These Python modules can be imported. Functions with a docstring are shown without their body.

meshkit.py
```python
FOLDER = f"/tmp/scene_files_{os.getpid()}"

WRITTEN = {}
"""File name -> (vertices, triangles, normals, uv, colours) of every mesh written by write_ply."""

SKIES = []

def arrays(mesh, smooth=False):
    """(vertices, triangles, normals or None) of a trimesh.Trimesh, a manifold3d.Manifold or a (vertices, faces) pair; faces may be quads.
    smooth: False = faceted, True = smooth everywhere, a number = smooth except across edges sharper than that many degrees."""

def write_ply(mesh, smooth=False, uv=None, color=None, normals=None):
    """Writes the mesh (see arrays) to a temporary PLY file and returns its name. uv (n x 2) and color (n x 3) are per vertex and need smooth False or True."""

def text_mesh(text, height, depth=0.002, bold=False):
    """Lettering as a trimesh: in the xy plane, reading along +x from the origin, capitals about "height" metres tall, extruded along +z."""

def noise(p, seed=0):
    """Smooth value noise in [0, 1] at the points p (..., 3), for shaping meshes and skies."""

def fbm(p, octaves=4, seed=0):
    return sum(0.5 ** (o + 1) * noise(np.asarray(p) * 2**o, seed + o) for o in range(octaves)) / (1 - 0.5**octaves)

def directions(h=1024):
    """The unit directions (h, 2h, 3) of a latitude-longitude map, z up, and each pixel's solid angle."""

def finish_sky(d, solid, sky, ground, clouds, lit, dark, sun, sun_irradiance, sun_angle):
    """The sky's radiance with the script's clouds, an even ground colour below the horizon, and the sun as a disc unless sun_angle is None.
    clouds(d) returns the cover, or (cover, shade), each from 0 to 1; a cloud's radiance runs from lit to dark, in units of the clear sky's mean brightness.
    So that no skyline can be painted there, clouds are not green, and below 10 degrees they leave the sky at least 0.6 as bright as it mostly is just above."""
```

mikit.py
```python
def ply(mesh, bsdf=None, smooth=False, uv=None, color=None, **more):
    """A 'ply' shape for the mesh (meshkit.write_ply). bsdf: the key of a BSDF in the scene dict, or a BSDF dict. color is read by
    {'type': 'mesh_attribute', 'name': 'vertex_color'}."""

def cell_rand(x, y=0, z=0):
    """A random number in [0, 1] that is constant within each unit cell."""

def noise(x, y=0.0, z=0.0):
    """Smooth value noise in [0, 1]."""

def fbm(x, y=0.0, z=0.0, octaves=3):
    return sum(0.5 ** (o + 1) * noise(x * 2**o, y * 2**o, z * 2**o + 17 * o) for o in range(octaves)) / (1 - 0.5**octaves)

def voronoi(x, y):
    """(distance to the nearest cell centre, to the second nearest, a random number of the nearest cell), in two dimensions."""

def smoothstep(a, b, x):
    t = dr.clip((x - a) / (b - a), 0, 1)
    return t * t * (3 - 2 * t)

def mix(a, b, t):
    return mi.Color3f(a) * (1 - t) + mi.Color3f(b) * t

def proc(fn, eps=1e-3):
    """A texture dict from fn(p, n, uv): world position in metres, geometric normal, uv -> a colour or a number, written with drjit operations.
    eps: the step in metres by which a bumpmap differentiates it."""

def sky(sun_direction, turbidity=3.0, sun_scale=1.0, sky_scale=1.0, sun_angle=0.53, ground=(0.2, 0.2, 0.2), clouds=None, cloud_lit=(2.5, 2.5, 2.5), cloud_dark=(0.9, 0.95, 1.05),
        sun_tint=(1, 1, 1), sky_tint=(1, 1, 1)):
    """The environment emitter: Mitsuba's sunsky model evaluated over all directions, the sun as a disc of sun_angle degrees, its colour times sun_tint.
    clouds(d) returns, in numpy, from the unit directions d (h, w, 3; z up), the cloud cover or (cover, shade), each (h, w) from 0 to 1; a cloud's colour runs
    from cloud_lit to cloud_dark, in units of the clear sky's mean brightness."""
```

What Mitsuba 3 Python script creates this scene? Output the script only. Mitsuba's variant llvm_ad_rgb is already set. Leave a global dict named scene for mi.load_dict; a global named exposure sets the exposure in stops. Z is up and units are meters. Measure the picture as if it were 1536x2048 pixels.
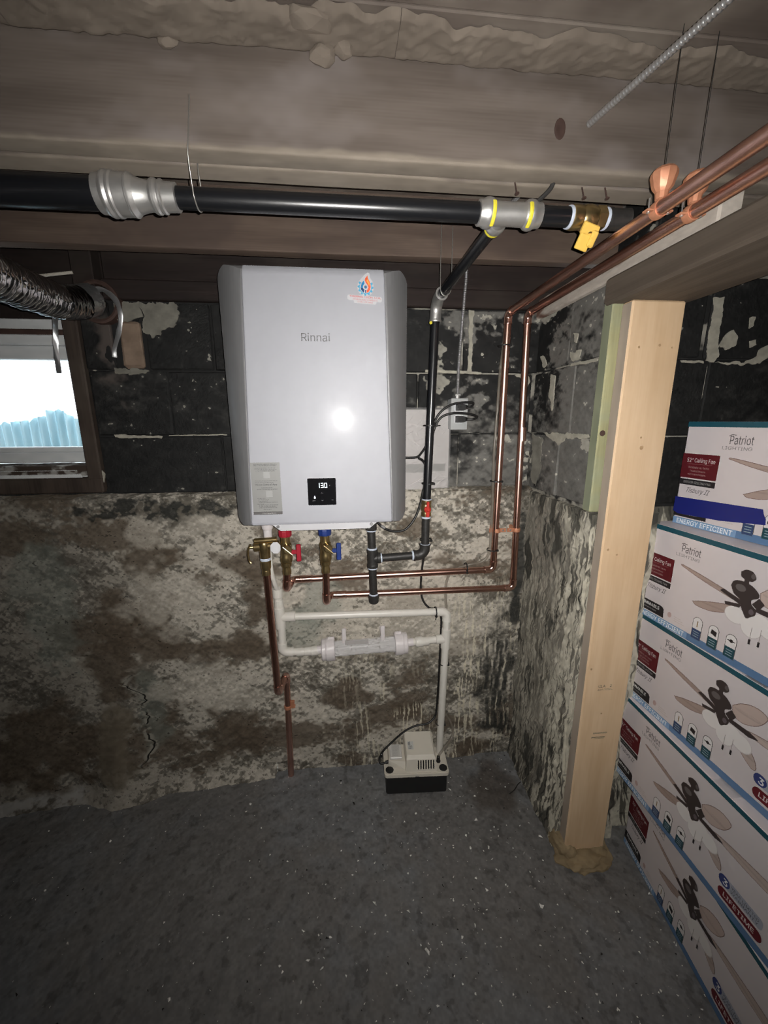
import math
import numpy as np
import drjit as dr
import mitsuba as mi
import trimesh
import manifold3d as m3
from shapely.geometry import Polygon, Point, box as sbox
from shapely import affinity
import mikit, meshkit
from mikit import noise, fbm, smoothstep, mix, proc

T = mi.ScalarTransform4f
rng = np.random.default_rng(7)
scene, labels = {}, {}

# ------------------------------------------------------------------ camera, light, exposure
exposure = 0.0
CAM = np.array([0.0, -1.39, 1.368])
RIGHT = np.array([0.99468792, -0.10286838, -0.00374541])
DOWN = np.array([-0.0266866, -0.22256342, -0.9745529])
FWD = np.array([0.09941709, 0.96947595, -0.22412636])
FOCAL = 792.83
scene['camera'] = {'type': 'perspective', 'fov_axis': 'x', 'fov': math.degrees(2 * math.atan(768 / FOCAL)),
                   'near_clip': 0.02, 'far_clip': 60.0,
                   'to_world': T().look_at(origin=CAM.tolist(), target=(CAM + FWD).tolist(), up=(-DOWN).tolist())}
# the phone's flash, right beside its lens
FLASH = CAM + np.array([0.016, -0.004, 0.010])
scene['flash'] = {'type': 'spot', 'intensity': {'type': 'rgb', 'value': [6.9, 6.7, 6.4]}, 'cutoff_angle': 70.0, 'beam_width': 13.0,
                  'to_world': T().look_at(origin=FLASH.tolist(), target=(FLASH + FWD + 0.07 * RIGHT - 0.14 * DOWN).tolist(), up=[0, 0, 1])}
# overcast daylight outside the little window
scene['daylight'] = {'type': 'constant', 'radiance': {'type': 'rgb', 'value': [3.9, 4.5, 4.9]}}


# ------------------------------------------------------------------ materials
def rgb(c):
    return {'type': 'rgb', 'value': list(map(float, c))}


def tex(c):
    return c if isinstance(c, dict) else rgb(c)


def principled(name, color, rough=0.5, metallic=0.0, spec=0.5, bump=None, bscale=1.0, **kw):
    b = {'type': 'principled', 'base_color': tex(color), 'roughness': rough, 'metallic': metallic, 'specular': spec, **kw}
    if bump is not None:
        b = {'type': 'bumpmap', 'arbitrary': bump, 'scale': bscale, 'bsdf': b}
    scene[name] = {'type': 'twosided', 'bsdf': b}


def bl(p, x0, z0, rx, rz, w=0.30, f=13.0):
    """A stain with a ragged edge: 1 inside, 0 outside, on a wall that faces the camera."""
    d = dr.sqrt(dr.square((p.x - x0) / rx) + dr.square((p.z - z0) / rz)) + (fbm(p.x * f + 3.1 * x0, p.y * f, p.z * f, 5) - 0.5) * 2.4
    return 1 - smoothstep(1 - w, 1 + w, d)


def foundation_color(p, n, uv):
    a, y, z = p.x, p.y, p.z
    n1 = fbm(a * 5.5 + 11, y * 5.5, z * 5.5, 4)
    n2 = fbm(a * 21, y * 21 + 5, z * 24, 3)
    n3 = noise(a * 85, y * 85, z * 85)
    n4 = fbm(a * 150 + 3, y * 150, z * 150, 2)
    n5 = fbm(a * 42 + 7, y * 42, z * 46, 4)
    n6 = fbm(a * 105 + 17, y * 105, z * 95, 3)
    v = n1 * 0.30 + n2 * 0.22 + n5 * 0.24 + n6 * 0.24
    pale = mix((0.28, 0.255, 0.212), (0.57, 0.525, 0.455), n6 * 0.6 + n3 * 0.4)
    grey = mix((0.150, 0.137, 0.113), (0.27, 0.25, 0.215), n3)
    olive = mix((0.062, 0.055, 0.043), (0.125, 0.112, 0.090), n3)
    c = mix(grey, pale, smoothstep(0.485, 0.515, v))
    c = mix(c, olive, (1 - smoothstep(0.425, 0.450, v)) * 0.85)
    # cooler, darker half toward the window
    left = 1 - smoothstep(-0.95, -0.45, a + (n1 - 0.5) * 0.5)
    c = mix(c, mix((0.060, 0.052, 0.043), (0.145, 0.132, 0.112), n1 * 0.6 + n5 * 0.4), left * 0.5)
    brown = mix((0.050, 0.038, 0.027), (0.150, 0.118, 0.086), n5 * 0.6 + n3 * 0.4)
    c = mix(c, brown, smoothstep(0.55, 0.66, fbm(a * 4.2 + 40, y * 4.2, z * 6.0, 4) + (n3 - 0.5) * 0.15) * 0.85)
    for (x0, z0, rx, rz) in ((-0.50, 0.56, 0.17, 0.05), (-0.36, 0.56, 0.10, 0.06), (-0.42, 0.22, 0.09, 0.10), (0.0, 0.33, 0.09, 0.06), (0.15, 0.23, 0.12, 0.05),
                             (-0.80, 0.69, 0.07, 0.13), (-0.84, 0.50, 0.10, 0.10), (-0.66, 0.90, 0.10, 0.07), (-0.33, 0.75, 0.05, 0.10), (-0.33, 0.88, 0.10, 0.05), (0.50, 0.04, 0.09, 0.04), (-1.12, 0.20, 0.22, 0.16), (-0.70, 0.62, 0.10, 0.16)):
        c = mix(c, brown, bl(p, x0, z0, rx, rz) * 0.9)
    for (x0, z0, rx, rz) in ((-0.10, 0.73, 0.07, 0.09), (-0.18, 0.60, 0.07, 0.08), (-1.0, 0.75, 0.10, 0.22), (-0.72, 0.35, 0.05, 0.16)):
        c = mix(c, mix((0.10, 0.115, 0.10), (0.27, 0.29, 0.25), n2), bl(p, x0, z0, rx, rz) * 0.5)
    for (x0, z0, rx, rz) in ((-0.62, 0.76, 0.14, 0.12), (-0.42, 1.03, 0.12, 0.05), (-0.65, 1.0, 0.07, 0.05), (-0.55, 0.42, 0.14, 0.08), (0.3, 0.62, 0.25, 0.16), (-0.40, 0.35, 0.07, 0.06)):
        c = mix(c, pale * 1.05, bl(p, x0, z0, rx, rz) * 0.6)
    # thin lime runs
    zone = smoothstep(0.34, 0.52, fbm(a * 3 + 8, y * 3, z * 1.5, 2)) * smoothstep(-0.15, 0.15, a) * (1 - smoothstep(0.62, 0.85, z))
    wa = a + 0.006 * noise(a * 8, 3.0, z * 26)
    run = smoothstep(0.57, 0.68, noise(wa * 190, 1.0, z * 12) * 0.72 + 0.28 * noise(a * 300, 2.0, z * 80)) * smoothstep(0.30, 0.55, noise(a * 22 + 4, 5.0, z * 6))
    c = mix(c, (0.56, 0.51, 0.40), run * zone * 0.8)
    # black mould by the corner and soot under the blocks
    streak = smoothstep(0.25, 0.55, noise(wa * 120 + 9, 4.0, z * 12) * 0.6 + n5 * 0.4)
    soot = dr.maximum(bl(p, 0.60, 0.32, 0.07, 0.26, 0.4, 14.0) * streak, bl(p, -0.62, 1.085, 0.24, 0.030, 0.2, 22.0) * smoothstep(0.40, 0.50, n5 * 0.6 + n2 * 0.4))
    soot = dr.maximum(soot, bl(p, 0.65, 0.80, 0.022, 0.30, 0.4, 14.0))
    c = mix(c, (0.022, 0.023, 0.021), soot * 0.92)
    speck = smoothstep(0.60, 0.72, n4 * 0.5 + n3 * 0.3 + n5 * 0.2) * smoothstep(0.40, 0.62, n2)
    c = c * (1 - 0.7 * speck) * (0.82 + 0.36 * n4)
    c = mix(c, mix((0.115, 0.096, 0.070), (0.185, 0.155, 0.115), n5), bl(p, -0.862, 0.20, 0.058, 0.19, 0.25, 10.0) * 0.85)
    dcr = dr.abs(a + 0.778 + (fbm(z * 16, 2.0, 1.0, 4) - 0.5) * 0.13 - 0.05 * (0.5 - z))
    span = smoothstep(0.09, 0.15, z) * (1 - smoothstep(0.44, 0.50, z))
    c = mix(c, (0.29, 0.275, 0.235), smoothstep(0.020, 0.009, dcr) * smoothstep(0.44, 0.52, n6 * 0.5 + n5 * 0.5) * span * 0.8)
    c = mix(c, (0.016, 0.015, 0.013), smoothstep(0.0042, 0.002, dcr) * span * smoothstep(0.35, 0.5, n2))
    # pale plaster left along the foot of the wall by the window
    c = mix(c, (0.34, 0.33, 0.31), (1 - smoothstep(0.025, 0.06, z + (n2 - 0.5) * 0.05)) * (1 - smoothstep(-1.0, -0.95, a)) * smoothstep(0.38, 0.52, n5 * 0.5 + n2 * 0.5) * 0.9)
    return c


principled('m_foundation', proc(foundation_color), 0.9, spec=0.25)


def side_foundation_color(p, n, uv):
    a, z = p.y, p.z
    n1 = fbm(a * 8, p.x * 8, z * 6, 4)
    n2 = fbm(a * 30, p.x * 30, z * 20, 3)
    n3 = noise(a * 90, p.x * 90, z * 90)
    wa = a + p.x * 0.7 + 0.010 * fbm(a * 9, 3.0, z * 18, 2)
    st = noise(wa * 270, 1.0, z * 7) * 0.42 + fbm(wa * 130, 5.0, z * 17, 4) * 0.58
    c = mix((0.105, 0.097, 0.080), (0.25, 0.232, 0.196), smoothstep(0.34, 0.62, st * 0.55 + n1 * 0.45))
    plain = smoothstep(0.50, 0.60, fbm(a * 6 + 2, p.x * 6, z * 5 + 3, 4))
    c = mix(c, mix((0.15, 0.14, 0.118), (0.22, 0.205, 0.175), n2), plain * 0.8)
    zone = smoothstep(-0.24, -0.33, a + (n1 - 0.5) * 0.22)
    run = smoothstep(0.50, 0.57, st + 0.10 * zone)
    c = mix(c, mix((0.40, 0.375, 0.305), (0.60, 0.565, 0.47), n3), run * (0.30 + 0.62 * zone) * (1 - 0.6 * plain * (1 - zone)))
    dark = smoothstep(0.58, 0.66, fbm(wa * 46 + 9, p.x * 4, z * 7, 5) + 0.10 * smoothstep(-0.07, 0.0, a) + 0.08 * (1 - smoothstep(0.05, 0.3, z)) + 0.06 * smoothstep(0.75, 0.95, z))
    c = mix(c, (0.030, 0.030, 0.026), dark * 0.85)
    return c * (0.80 + 0.4 * n2) * (1 - 0.5 * smoothstep(0.66, 0.74, n3 * 0.4 + n2 * 0.6))


principled('m_side_foundation', proc(side_foundation_color), 0.9, spec=0.25)


def block_color(p, n, uv):
    """Black damp-proofing paint over concrete block, flaking off in places, most of all by the corner."""
    n1 = fbm(p.x * 7 + 2, p.y * 7, p.z * 7, 4)
    n2 = fbm(p.x * 34, p.y * 34, p.z * 34, 3)
    n3 = noise(p.x * 130, p.y * 130, p.z * 130)
    right = smoothstep(0.10, 0.45, p.x) * (1 - smoothstep(0.80, 0.90, p.x))
    n4 = fbm(p.x * 75 + 4, p.y * 75, p.z * 75, 3)
    end = smoothstep(-0.14, -0.24, p.y) * smoothstep(0.60, 0.65, p.x) * (1 - smoothstep(0.72, 0.75, p.x))
    base = mix((0.006, 0.0063, 0.0066), (0.019, 0.019, 0.0185), n2)
    worn = mix((0.060, 0.058, 0.053), (0.20, 0.195, 0.18), n2 * 0.5 + n4 * 0.5)
    low = 1 - smoothstep(1.28, 1.50, p.z + (n1 - 0.5) * 0.4)
    w = n1 * 0.5 + n2 * 0.3 + n4 * 0.2
    c = mix(base, worn, smoothstep(0.52 - 0.20 * right * low - 0.18 * end, 0.72 - 0.12 * right - 0.1 * end, w) * (0.14 + 0.86 * right))
    chip = smoothstep(0.695 - 0.03 * right, 0.725 - 0.025 * right, n2 * 0.40 + n3 * 0.25 + n4 * 0.35)
    c = mix(c, (0.36, 0.345, 0.30), chip * (0.55 + 0.45 * right))
    flake = smoothstep(0.668, 0.70, fbm(p.x * 12 + 31, p.y * 12, p.z * 10, 4) * 0.8 + n4 * 0.2)
    c = mix(c, mix((0.22, 0.21, 0.185), (0.46, 0.44, 0.375), n4), flake * right * 0.9)
    c = mix(c, (0.11, 0.09, 0.08), bl(p, -0.70, 1.58, 0.06, 0.10, 0.3, 13.0) * 0.7)
    return c


principled('m_block', proc(block_color), 0.75, spec=0.28, bump=proc(lambda p, n, uv: fbm(p.x * 90, p.y * 90, p.z * 90, 3) * 0.7 + 0.3 * noise(p.x * 300, p.y * 300, p.z * 300), eps=8e-4), bscale=0.004)


def mortar_color(p, n, uv):
    n1 = noise(p.x * 11, p.y * 11, p.z * 17)
    n2 = fbm(p.x * 60, p.y * 60, p.z * 60, 2)
    right = smoothstep(0.05, 0.3, p.x)
    pale = smoothstep(0.80 - 0.30 * right, 0.86 - 0.24 * right, n1 * 0.75 + n2 * 0.25)
    return mix((0.018, 0.018, 0.018), mix((0.16, 0.152, 0.135), (0.33, 0.315, 0.27), n2), pale)


principled('m_mortar', proc(mortar_color), 0.9, spec=0.2)
principled('m_brick', proc(lambda p, n, uv: mix((0.12, 0.085, 0.062), (0.27, 0.20, 0.15), fbm(p.x * 40, p.y * 40, p.z * 40, 4))), 0.9, spec=0.2)


def floor_color(p, n, uv):
    n1 = fbm(p.x * 2.2 + 5, p.y * 2.2, 0.0, 4)
    n2 = fbm(p.x * 17, p.y * 17, 3.0, 4)
    n3 = fbm(p.x * 120, p.y * 120, 6.0, 2)
    c = mix((0.140, 0.144, 0.150), (0.222, 0.225, 0.227), n2 * 0.7 + n1 * 0.3)
    c = mix(c, (0.125, 0.110, 0.094), smoothstep(0.48, 0.66, n1 + (n2 - 0.5) * 0.3) * 0.4)
    edge = bl2(p, 0.56, -0.20, 0.10, 0.10)
    c = mix(c, (0.085, 0.072, 0.062), edge * 0.8)
    c = mix(c, (0.20, 0.20, 0.195), bl2(p, 0.02, -0.16, 0.16, 0.05) * 0.5)
    c = mix(c, (0.06, 0.058, 0.055), smoothstep(0.60, 0.76, fbm(p.x * 44, p.y * 44, 9.0, 4)) * 0.45)
    return c * (0.80 + 0.4 * n3)


def bl2(p, x0, y0, rx, ry):
    d = dr.sqrt(dr.square((p.x - x0) / rx) + dr.square((p.y - y0) / ry)) + (fbm(p.x * 12 + x0, p.y * 12, 4.0, 3) - 0.5) * 1.5
    return 1 - smoothstep(0.6, 1.3, d)


principled('m_floor', proc(floor_color), 0.62, spec=0.4, bump=proc(lambda p, n, uv: fbm(p.x * 30, p.y * 30, 0.0, 4), eps=1.5e-3), bscale=0.010)


def wood(name, dark, lite, axis=0, rough=0.75, stretch=14.0, stain=None, stain_amt=0.0, bump=0.0015, extra=None):
    """Sawn timber with its grain along one axis; stain = the colour of broad worn patches."""
    def fn(p, n, uv):
        q = [p.x, p.y, p.z]
        s = [4.0 if i == axis else 4.0 * stretch for i in range(3)]
        g = fbm(q[0] * s[0], q[1] * s[1], q[2] * s[2], 4)
        fine = noise(*[q[i] * (12 if i == axis else 420) for i in range(3)])
        c = mix(dark, lite, smoothstep(0.15, 0.85, g * 0.85 + fine * 0.15))
        if stain is not None:
            w = fbm(q[0] * 6 + 3, q[1] * 6, q[2] * 8, 4)
            c = mix(c, stain, smoothstep(0.45, 0.68, w) * stain_amt)
        return c if extra is None else extra(c, p, n)
    b = proc(lambda p, n, uv: fbm(*[[p.x, p.y, p.z][i] * (8 if i == axis else 150) for i in range(3)], 3), eps=8e-4) if bump else None
    principled(name, proc(fn), rough, spec=0.3, bump=b, bscale=bump)


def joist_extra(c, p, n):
    # paler, ragged-edged strip along the underside
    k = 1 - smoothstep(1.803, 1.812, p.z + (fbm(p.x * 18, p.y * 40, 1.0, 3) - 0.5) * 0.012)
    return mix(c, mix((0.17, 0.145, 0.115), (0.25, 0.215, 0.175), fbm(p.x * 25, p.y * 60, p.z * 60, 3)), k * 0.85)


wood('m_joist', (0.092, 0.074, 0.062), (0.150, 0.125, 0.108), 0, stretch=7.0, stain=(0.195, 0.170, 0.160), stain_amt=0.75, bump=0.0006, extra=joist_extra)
wood('m_joist_red', (0.075, 0.052, 0.041), (0.130, 0.095, 0.074), 0, stretch=7.0, stain=(0.065, 0.046, 0.040), stain_amt=0.6, bump=0.0006)
wood('m_sill', (0.012, 0.0085, 0.0078), (0.026, 0.017, 0.015), 0, stretch=7.0, stain=(0.038, 0.031, 0.025), stain_amt=0.4)
wood('m_beam', (0.066, 0.052, 0.040), (0.118, 0.095, 0.075), 1, stretch=8.0, stain=(0.085, 0.069, 0.054), stain_amt=0.5, bump=0.0008)
wood('m_plank', (0.085, 0.068, 0.058), (0.14, 0.115, 0.098), 0, stretch=5.0, bump=0.0008, stain=(0.25, 0.22, 0.185), stain_amt=0.7)
wood('m_buck', (0.030, 0.022, 0.018), (0.065, 0.048, 0.038), 2, stain=(0.085, 0.07, 0.055), stain_amt=0.4)
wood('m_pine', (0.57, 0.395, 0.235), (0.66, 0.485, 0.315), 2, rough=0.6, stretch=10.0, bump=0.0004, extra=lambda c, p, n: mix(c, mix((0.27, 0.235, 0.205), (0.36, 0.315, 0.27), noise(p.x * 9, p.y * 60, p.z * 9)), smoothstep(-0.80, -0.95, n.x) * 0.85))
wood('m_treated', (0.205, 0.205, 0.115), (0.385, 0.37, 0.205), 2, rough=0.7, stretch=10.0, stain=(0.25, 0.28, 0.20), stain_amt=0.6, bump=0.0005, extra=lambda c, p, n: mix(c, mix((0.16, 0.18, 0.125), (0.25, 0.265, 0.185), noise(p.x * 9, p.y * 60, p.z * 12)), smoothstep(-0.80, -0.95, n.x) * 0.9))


def plate_color(p, n, uv):
    w = fbm(p.x * 9, p.y * 7, p.z * 26, 4)
    f = fbm(p.x * 90, p.y * 60, p.z * 120, 3)
    paint = smoothstep(0.40, 0.54, w + 0.22 * smoothstep(-0.15, -0.6, p.y) - 6.0 * dr.maximum(p.z - 1.722, 0.0) + 0.10)
    return mix(mix((0.10, 0.055, 0.042), (0.19, 0.115, 0.088), f), mix((0.40, 0.36, 0.315), (0.56, 0.51, 0.45), f), paint * 0.92)


principled('m_plate', proc(plate_color), 0.85, spec=0.2)
principled('m_plaster_lump', proc(lambda p, n, uv: mix((0.110, 0.091, 0.075), (0.205, 0.173, 0.142), fbm(p.x * 26, p.y * 26, p.z * 26, 4))), 0.95, spec=0.2)
principled('m_footing', proc(lambda p, n, uv: mix((0.17, 0.128, 0.075), (0.36, 0.275, 0.165), fbm(p.x * 45, p.y * 45, p.z * 45, 4))), 0.9, spec=0.2)
principled('m_plain_wall', proc(lambda p, n, uv: mix((0.10, 0.095, 0.085), (0.20, 0.19, 0.17), fbm(p.x * 5, p.y * 5, p.z * 5, 4))), 0.9, spec=0.2)

def copper(name, alpha, tint, brown, w):
    metal = {'type': 'roughconductor', 'material': 'Cu', 'distribution': 'beckmann', 'alpha': alpha, 'specular_reflectance': tex(tint)}
    scene[name] = {'type': 'twosided', 'bsdf': {'type': 'blendbsdf', 'weight': w, 'first': metal, 'second': {'type': 'diffuse', 'reflectance': rgb(brown)}}}


copper('m_copper', 0.15, proc(lambda p, n, uv: mix((0.62, 0.57, 0.57), (0.94, 0.89, 0.89), fbm(p.x * 30, p.y * 30, p.z * 30, 3))), (0.13, 0.058, 0.038), 0.14)
copper('m_copper_bright', 0.10, (0.95, 0.96, 1.0), (0.18, 0.08, 0.052), 0.15)
principled('m_copper_dull', proc(lambda p, n, uv: mix((0.42, 0.17, 0.095), (0.62, 0.29, 0.17), fbm(p.x * 60, p.y * 60, p.z * 60, 3))), 0.5, 0.35)
principled('m_brass', proc(lambda p, n, uv: mix((0.34, 0.24, 0.11), (0.56, 0.43, 0.215), fbm(p.x * 70, p.y * 70, p.z * 70, 3))), 0.28, 0.93)
principled('m_black_pipe', (0.006, 0.0065, 0.008), 0.27, 0.0, 0.5, clearcoat=0.5, clearcoat_gloss=0.95)
principled('m_black_iron', proc(lambda p, n, uv: mix((0.012, 0.0115, 0.011), (0.030, 0.0285, 0.027), fbm(p.x * 140, p.y * 140, p.z * 140, 3))), 0.5, 0.0, 0.5)
principled('m_zinc', proc(lambda p, n, uv: mix((0.50, 0.49, 0.475), (0.66, 0.65, 0.63), fbm(p.x * 50, p.y * 50, p.z * 50, 3))), 0.40, 0.84)
principled('m_wire', (0.42, 0.40, 0.37), 0.35, 0.8)
principled('m_steel', (0.62, 0.62, 0.62), 0.3, 0.85)
principled('m_rust', proc(lambda p, n, uv: mix((0.028, 0.015, 0.012), (0.075, 0.040, 0.030), fbm(p.x * 40, p.y * 40, p.z * 40, 4))), 0.8)
principled('m_tape_white', (0.48, 0.53, 0.62), 0.5)
principled('m_yellow', (0.70, 0.45, 0.09), 0.4)
principled('m_yellow_mark', (0.62, 0.54, 0.04), 0.5)
principled('m_red', (0.30, 0.012, 0.025), 0.4)
principled('m_red_bright', (0.42, 0.03, 0.022), 0.35)
principled('m_blue', (0.012, 0.032, 0.16), 0.4)
principled('m_pvc', (0.62, 0.595, 0.545), 0.35)
principled('m_pvc_grey', (0.66, 0.645, 0.615), 0.4)
principled('m_pvc_pink', (0.60, 0.56, 0.56), 0.35)
principled('m_pump_white', (0.61, 0.57, 0.49), 0.45)
principled('m_black_plastic', (0.012, 0.012, 0.012), 0.4)
principled('m_cord', (0.010, 0.010, 0.010), 0.45)
principled('m_heater_side', (0.20, 0.20, 0.205), 0.45, 0.35)
principled('m_heater_front', (0.35, 0.355, 0.385), 0.52, 0.0, 0.30, clearcoat=0.16, clearcoat_gloss=0.995)
principled('m_heater_white', (0.52, 0.52, 0.54), 0.4)
principled('m_glass_black', (0.006, 0.006, 0.007), 0.12, 0.0, 0.5)
principled('m_print', {'type': 'mesh_attribute', 'name': 'vertex_color'}, 0.45)
principled('m_paper', (0.37, 0.35, 0.34), 0.6)
principled('m_box', (0.59, 0.545, 0.555), 0.45)
principled('m_foil', (0.74, 0.75, 0.77), 0.11, 1.0)
principled('m_foil_tape', (0.62, 0.63, 0.64), 0.25, 0.9)
principled('m_outlet_grey', (0.36, 0.37, 0.37), 0.4, 0.3)
principled('m_vinyl', proc(lambda p, n, uv: mix((0.56, 0.58, 0.585), (0.66, 0.67, 0.67), noise(p.x * 30, p.y * 30, p.z * 60))), 0.45)
principled('m_sill_dirt', proc(lambda p, n, uv: mix((0.045, 0.03, 0.022), (0.30, 0.29, 0.27), smoothstep(0.45, 0.65, fbm(p.x * 45, p.y * 45, p.z * 45, 3)))), 0.85)
principled('m_white_chip', (0.82, 0.80, 0.76), 0.7)
principled('m_dark_crumb', (0.020, 0.018, 0.016), 0.8)
principled('m_media', proc(lambda p, n, uv: mix((0.42, 0.41, 0.40), (0.76, 0.74, 0.73), noise(p.x * 260, p.y * 260, p.z * 260))), 0.6)
principled('m_blue_tape', (0.012, 0.018, 0.16), 0.45)
principled('m_cable_pale', (0.42, 0.39, 0.33), 0.6)
principled('m_outdoor', proc(lambda p, n, uv: mix((0.36, 0.58, 0.66), (0.68, 0.84, 0.88), noise(p.x * 60, 0.0, p.z * 5))), 0.6)
scene['m_clear'] = {'type': 'mask', 'opacity': 0.07, 'bsdf': {'type': 'twosided', 'bsdf': {'type': 'roughplastic', 'diffuse_reflectance': rgb((0.75, 0.75, 0.78)), 'alpha': 0.06}}}
scene['m_clear_tube'] = {'type': 'mask', 'opacity': 0.30, 'bsdf': {'type': 'twosided', 'bsdf': {'type': 'roughplastic', 'diffuse_reflectance': rgb((0.25, 0.22, 0.18)), 'alpha': 0.08}}}
scene['m_sleeve'] = {'type': 'mask', 'opacity': 0.12, 'bsdf': {'type': 'twosided', 'bsdf': {'type': 'roughplastic', 'diffuse_reflectance': rgb((0.7, 0.68, 0.68)), 'alpha': 0.10}}}
scene['m_window_glass'] = {'type': 'thindielectric'}
scene['m_digits'] = {'type': 'diffuse', 'reflectance': rgb((0.1, 0.1, 0.1))}


# ------------------------------------------------------------------ registration
def key_free(k):
    if k not in scene and k not in labels:
        return k
    i = 1
    while f'{k}_{i:03d}' in scene or f'{k}_{i:03d}' in labels:
        i += 1
    return f'{k}_{i:03d}'


def thing(name, label, cat, group=None):
    k = key_free(name)
    labels[k] = {'label': label, 'category': cat}
    if group:
        labels[k]['group'] = group
    return k


def struct(name):
    labels[name] = {'kind': 'structure'}
    return name


def put(k, mesh, mat, smooth=35, **kw):
    scene[k] = mikit.ply(mesh, mat, smooth=smooth, **kw)
    return k


def part(parent, name, mesh, mat, smooth=35, label=None, kind=None, **kw):
    k = key_free(f'{parent}__{name}')
    put(k, mesh, mat, smooth, **kw)
    if label or kind:
        labels[k] = {}
        if label:
            labels[k]['label'] = label
        if kind:
            labels[k]['kind'] = kind
    return k


def single(name, mesh, mat, label, cat, group=None, smooth=35, **kw):
    k = thing(name, label, cat, group)
    return put(k, mesh, mat, smooth, **kw)


# ------------------------------------------------------------------ mesh helpers
V = lambda *a: np.array(a, float)
cat = trimesh.util.concatenate


def unit(v):
    v = np.asarray(v, float)
    return v / np.linalg.norm(v)


def frame_to(z):
    """A rotation whose third column is z."""
    z = unit(z)
    x = unit(np.cross([0, 0, 1.0] if abs(z[2]) < 0.9 else [0, 1.0, 0], z))
    return np.stack([x, np.cross(z, x), z], 1)


def placed(mesh, R=None, t=(0, 0, 0)):
    M = np.eye(4)
    if R is not None:
        M[:3, :3] = R
    M[:3, 3] = t
    m = mesh.copy()
    m.apply_transform(M)
    return m


def rotz(deg):
    c, s = math.cos(math.radians(deg)), math.sin(math.radians(deg))
    return np.array([[c, -s, 0], [s, c, 0], [0, 0, 1.0]])


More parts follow.
